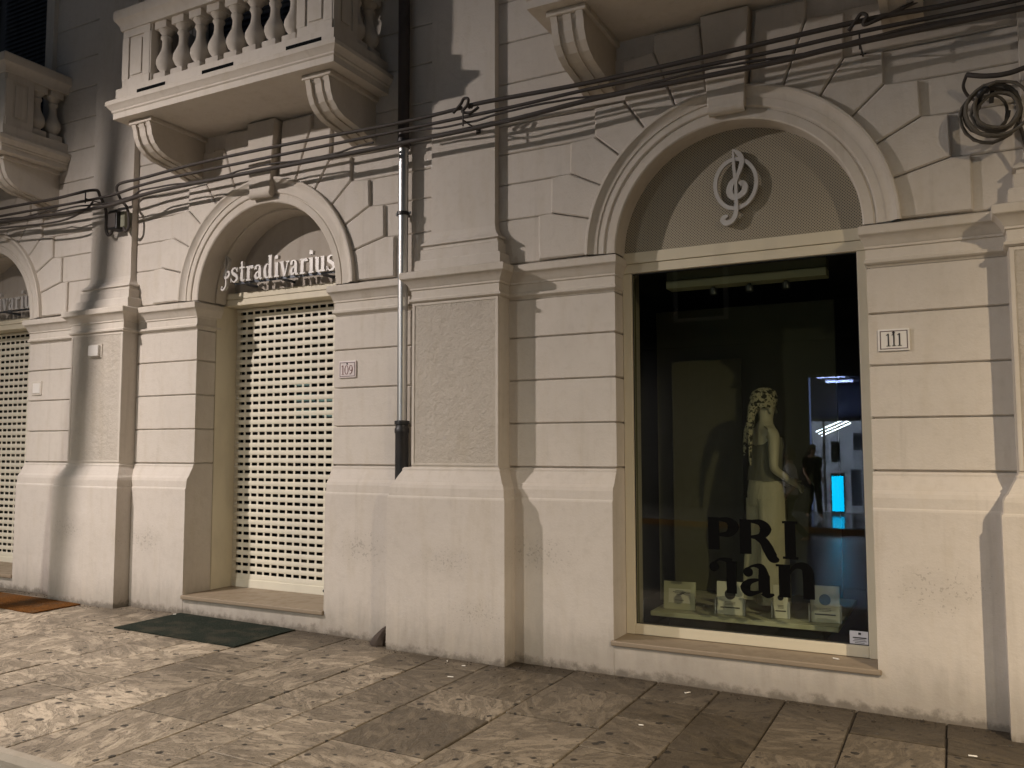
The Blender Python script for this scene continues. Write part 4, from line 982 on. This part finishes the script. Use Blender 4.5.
for k, x, y, lab in LIT:
    rnd = random.Random(k*7+3); a = rnd.uniform(-1, 1); z = gz(x)+.006
    if k == 6: z = .235
    if k == 7: z = gz(x)+.021
    ln = .022 if k in (700, 2, 5, 6) else .014
    d = Vector((math.cos(a), math.sin(a), 0)); c = Vector((x, y, z)); b = MB()
    b.tube([c-d*ln, c-d*ln*.2, c+d*ln*.6, c+d*ln], [.004, .0042, .0045, .0035], 8)
    tag(b.build('cigarette_end', M['butt'], smooth=50), lab, 'litter', 'scraps of litter on the ground')

def grit():
    rnd = random.Random(77); b = MB()
    for i in range(620):
        x = rnd.uniform(-9.5, 1.2); front = -.10
        for a, c in PIL:
            if a-.16 < x < c+.14: front = -.28
        y = front-.012-abs(rnd.gauss(0, .075)) if rnd.random() < .75 else front-rnd.uniform(.02, 1.3)
        r_ = rnd.uniform(.003, .009)*(1 if rnd.random() < .9 else 1.7); z = gz(x)
        vs = [(x+r_*rnd.uniform(.6, 1.3)*math.cos(q), y+r_*rnd.uniform(.6, 1.3)*math.sin(q), z+.0005) for q in (0, 1.3, 2.5, 3.8, 5.0)]+[(x+rnd.uniform(-.3, .3)*r_, y, z+r_*rnd.uniform(.5, 1.0))]
        b.add(vs, [(0, 1, 5), (1, 2, 5), (2, 3, 5), (3, 4, 5), (4, 0, 5)])
    tag(b.build('street_grit', M['grit']), 'fine dark grit and leaf crumbs gathered along the foot of the wall', 'grit', kind='stuff')
grit()

# ------------------------------------------------------------------ street lamps (outside the frame, they light the scene; the two across the street are added fill)
def street_lamp(L, label, px_top, px_bot, ypole):
    x, y, z = L['pos']; root = empty('street_lamp', label, 'street lamp', (px_bot, ypole, 0), 'street lamps along the kerb')
    zt = z+.35; g = gz(px_bot)
    MB().tube([(px_bot, ypole, g), (px_bot+(px_top-px_bot)*.2, ypole, g+1.0), (px_top, ypole, zt)], [.085, .075, .055], 16).build('pole', M['pole'], root, smooth=50)
    MB().lathe([(.15, g), (.15, g+.04), (.12, g+.10), (.115, g+.45), (.09, g+.52)], px_bot, ypole, 16).build('base', M['pole'], root, smooth=40)
    MB().tube(spline([(px_top, ypole, zt-.05), (px_top, ypole-.1, zt+.08), ((px_top+x)/2, (ypole+y)/2, zt+.12), (x, y, zt+.02)]), .022, 10).build('arm', M['pole'], root, smooth=50)
    MB().lathe([(.20, z+.03), (.205, z+.045), (.19, z+.09), (.11, z+.20), (.05, z+.27), (.03, z+.40)], x, y, 20).build('hood', M['pole'], root, smooth=40)
    MB().lathe([(.10, z+.022), (.17, z+.026), (.17, z+.029)], x, y, 20).build('diffuser', M['lampglow'], root)
street_lamp(LAMPS[0], 'dark street lamp on a hooked post left of the picture', -8.20, -8.72, -2.85)
street_lamp(LAMPS[1], 'dark street lamp on a hooked post right of the picture', 3.3, 3.3, -3.0)
street_lamp(LAMPS[2], 'added fill lamp across the street, right of the lit shop door', 4.6, 4.6, -12.6)
street_lamp(LAMPS[3], 'added fill lamp across the street, left of the lit shop door', -8.2, -8.2, -12.6)

# ------------------------------------------------------------------ across the street (seen in the window's reflection)
YF = -16.2
fb = empty('opposite_building', 'dark building across the street with one brightly lit shop door, reflected in the window', 'building', (0, YF, 0))
b = MB(); DX0, DX1, DZ = -3.3, -1.2, 3.45
g0 = -.3
for (a, c, z0, z1) in ((-40, DX0, g0, 11), (DX1, 30, g0, 11), (DX0, DX1, DZ, 11)): b.box(a, c, YF-.4, YF, z0, z1)
for x in (-36, -30.5, -25, -19.5, -14, -8.8, 3.4, 9, 14.5, 20): b.cbox(x-.35, x+.35, YF-.02, YF+.16, g0, 10.5, .02)
b.box(-40, 30, YF, YF+.22, 4.3, 4.55); b.box(-40, 30, YF, YF+.4, 10.6, 11)
b.build('wall', M['farwall'], fb)
w0 = None
for x in (-34, -28, -22.5, -17, -11.5, -6, 6, 11.7, 17.3):
    for z in (5.0, 8.0):
        b = MB(); b.cbox(x-.75, x+.75, YF-.02, YF+.06, z, z+2.2, .01); w = b.build('window', M['trim'], fb)
        MB().box(x-.62, x+.62, YF+.05, YF+.064, z+.1, z+2.08).build('pane', M['farglass'], w)
for x in (-20.6, -18.6):
    b = MB(); b.box(x-.55, x+.55, YF+.02, YF+.07, 3.2, 3.75); b.build('lit_fascia', M['signblue'], fb)
rm = MB(); yb = YF-5
rm.box(DX0-1.5, DX1+1.5, yb-.1, yb, g0, 3.6); rm.box(DX0-1.6, DX0-1.5, yb, YF-.4, g0, 3.6); rm.box(DX1+1.5, DX1+1.6, yb, YF-.4, g0, 3.6); rm.box(DX0-1.5, DX1+1.5, yb, YF-.4, 3.5, 3.6); rm.box(DX0-1.5, DX1+1.5, yb, YF-.1, g0, -.02)
rm.build('shop_interior', M['white'], fb)
for (x, y) in ((-2.9, YF-1.3), (-1.6, YF-1.3), (-2.9, YF-3.2), (-1.6, YF-3.2)):
    MB().cbox(x-.35, x+.35, y-.12, y+.12, 3.44, 3.49, .004).build('ceiling_light', M['led'], fb)
fr = MB()
for (a, c, z0, z1) in ((DX0, DX0+.07, 0, DZ), (DX1-.07, DX1, 0, DZ), (DX0+.07, DX1-.07, 2.25, 2.34), (DX0+.07, DX1-.07, DZ-.08, DZ), (-2.98, -2.93, 0, 2.25)): fr.cbox(a, c, YF-.16, YF-.06, z0, z1, .005)
df = fr.build('door_frame', M['grey'], fb)
tp = MB(); tp.add([(DX0+.07, YF-.11, 2.34), (DX1-.07, YF-.11, 2.34), (DX1-.07, YF-.11, DZ-.08), (DX0+.07, YF-.11, DZ-.08)], [(0, 1, 2, 3)]); tp.build('transom_glass', glass('transom_tint', (.03, .035, .055)), df, fix=False)
sh = MB(); rnd = random.Random(4)
for (x0, x1, y0, y1) in ((-4.6, -3.9, YF-4.7, YF-.8), (-2.3, -.2, YF-4.9, YF-4.5), (-.6, .1, YF-4.0, YF-.8)):
    for z in (.1, .6, 1.1, 1.6, 2.1): sh.box(x0, x1, y0, y1, z, z+.03)
    sh.box(x0, x0+.03, y0, y1, 0, 2.2); sh.box(x1-.03, x1, y0, y1, 0, 2.2)
sh.build('shelving', M['grey'], fb)
for (x, y, z0, z1) in ((-3.92, YF-1.2, .3, 2.1), (-3.92, YF-2.6, .3, 2.1), (-2.05, YF-4.44, .4, 1.9), (-1.2, YF-4.44, .4, 1.9)):
    MB().box(x-.02, x+.02, y-.02, y+.02, z0, z1).build('shelf_light', M['strip'], fb)
for k in range(3): MB().tube([(-3.25, YF-.9-.5*k, 2.0-.05*k), (-2.55, YF-1.4-.5*k, 2.35-.05*k)], .018, 8).build('hanging_tube_light', M['strip'], fb)
MB().box(-3.28, -3.24, YF-.055, YF-.04, .02, 3.36).build('lit_jamb_strip', M['edge'], fb)  # self-glowing strip in place of light falling on the left jamb
for (x0, x1, y, z0, z1, mm) in ((-3.25, -2.85, YF-3.0, .02, 1.35, 'white'), (-2.55, -2.3, YF-2.2, .02, 1.0, 'grey'), (-2.05, -1.85, YF-1.7, .02, 1.9, 'darkcloth'), (-1.7, -1.3, YF-2.6, .02, 1.25, 'white'), (-2.95, -2.75, YF-1.5, 1.2, 1.75, 'darkcloth')):
    MB().cbox(x0, x1, y-.12, y+.12, z0, z1, .01).build('display_block', M[mm], fb)
for (x, z) in ((-2.5, 1.75), (-2.15, 2.0), (-1.75, 1.7)): MB().cbox(x-.14, x+.14, YF-3.85, YF-3.8, z-.25, z+.25, .01).build('hanging_panel', M['darkcloth'], fb)
gd = MB()
for i in range(90):
    z = rnd.choice((.13, .63, 1.13, 1.63)); h = rnd.uniform(.1, .38); x, y = rnd.choice(((-4.0, rnd.uniform(YF-4.6, YF-1)), (rnd.uniform(-2.2, -.4), YF-4.6), (-.5, rnd.uniform(YF-3.9, YF-1))))
    gd.box(x-.06, x+.06, y-.08, y+.08, z+.001, z+h)
gd.build('shelf_goods', M['darkcloth'], fb)
tt = empty('screen_totem', 'glowing cyan screen totem in the shop door across the street', 'screen', (-2.6, -15.6, 0))
MB().cbox(-2.74, -2.42, -15.72, -15.60, .0, .97, .02).build('casing', M['grey'], tt); MB().box(-2.715, -2.445, -15.605, -15.596, .05, .90).build('screen', M['cyan'], tt)

def pedestrian(label, loc, rz, H, shirt, pants, stride):
    root = empty('person', label, 'person', (0, 0, 0)); a = stride
    pose = dict(elR=(-.10-a*.3, -.23, 1.12), wrR=(.06-a*.3, -.22, .92), elL=(.02+a*.5, .23, 1.13), wrL=(.16+a*.6, .2, .95), knL=(.05+a*.2, .09, .50), anL=(-.12-a*.8+.0, .09, .10), knR=(.08+a*.5, -.09, .50), anR=(.10+a*.9, -.09, .09))
    V, E, Rd, s = body_graph(H, pose); skin_mesh('body', V, E, Rd, M['hskin'], root); face(s, M['hskin'], root)
    b = MB(); b.loft([((0, 0, .90*s), .135, .18), ((.0, 0, 1.05*s), .13, .17), ((.0, 0, 1.25*s), .135, .185), ((-.005, 0, 1.40*s), .11, .19), ((-.01, 0, 1.465*s), .07, .09)], 20)
    for sg, k in ((1, 'L'), (-1, 'R')):
        p0 = Vector((-.01, sg*.165, 1.415))*s; p1 = Vector(pose['el'+k])*s; b.tube([p0+Vector((0, -sg*.05, .01)), p0, p0.lerp(p1, .75)], [.06, .068, .058], 12)
    b.build('shirt', M[shirt], root, smooth=60)
    b = MB(); b.loft([((0, 0, .82*s), .125, .175), ((0, 0, .95*s), .13, .175), ((0, 0, 1.0*s), .125, .165)], 20)
    for sg, k in ((1, 'L'), (-1, 'R')):
        h = Vector((0, sg*.09, .9))*s; kn = Vector(pose['kn'+k])*s; an = Vector(pose['an'+k])*s; b.tube([h, h.lerp(kn, .5), kn, kn.lerp(an, .5), an.lerp(kn, .05)], [.10, .092, .072, .064, .058], 14)
    b.build('trousers', M[pants], root, smooth=60)
    b = MB(); b.loft([((-.03, 0, 1.55*s), .075, .085), ((-.02, 0, 1.62*s), .095, .095), ((-.005, 0, 1.69*s), .105, .095), ((.005, 0, 1.745*s), .075, .075), ((.005, 0, 1.768*s), .02, .02)], 16); b.build('hair', M['hair'], root, smooth=60)
    root.location = loc; root.rotation_euler = (0, 0, rz)
pedestrian('person in pale shirt and dark trousers walking across the street, mirrored in the window', (-2.75, -10.0, gz(-2.75)-.13), R(180), 1.72, 'shirt', 'jeans', .22)
pedestrian('person in dark clothes standing by the glowing cyan screen across the street', (-2.95, -14.2, gz(-2.6)-.01), R(60), 1.68, 'darkcloth', 'jeans', .08)
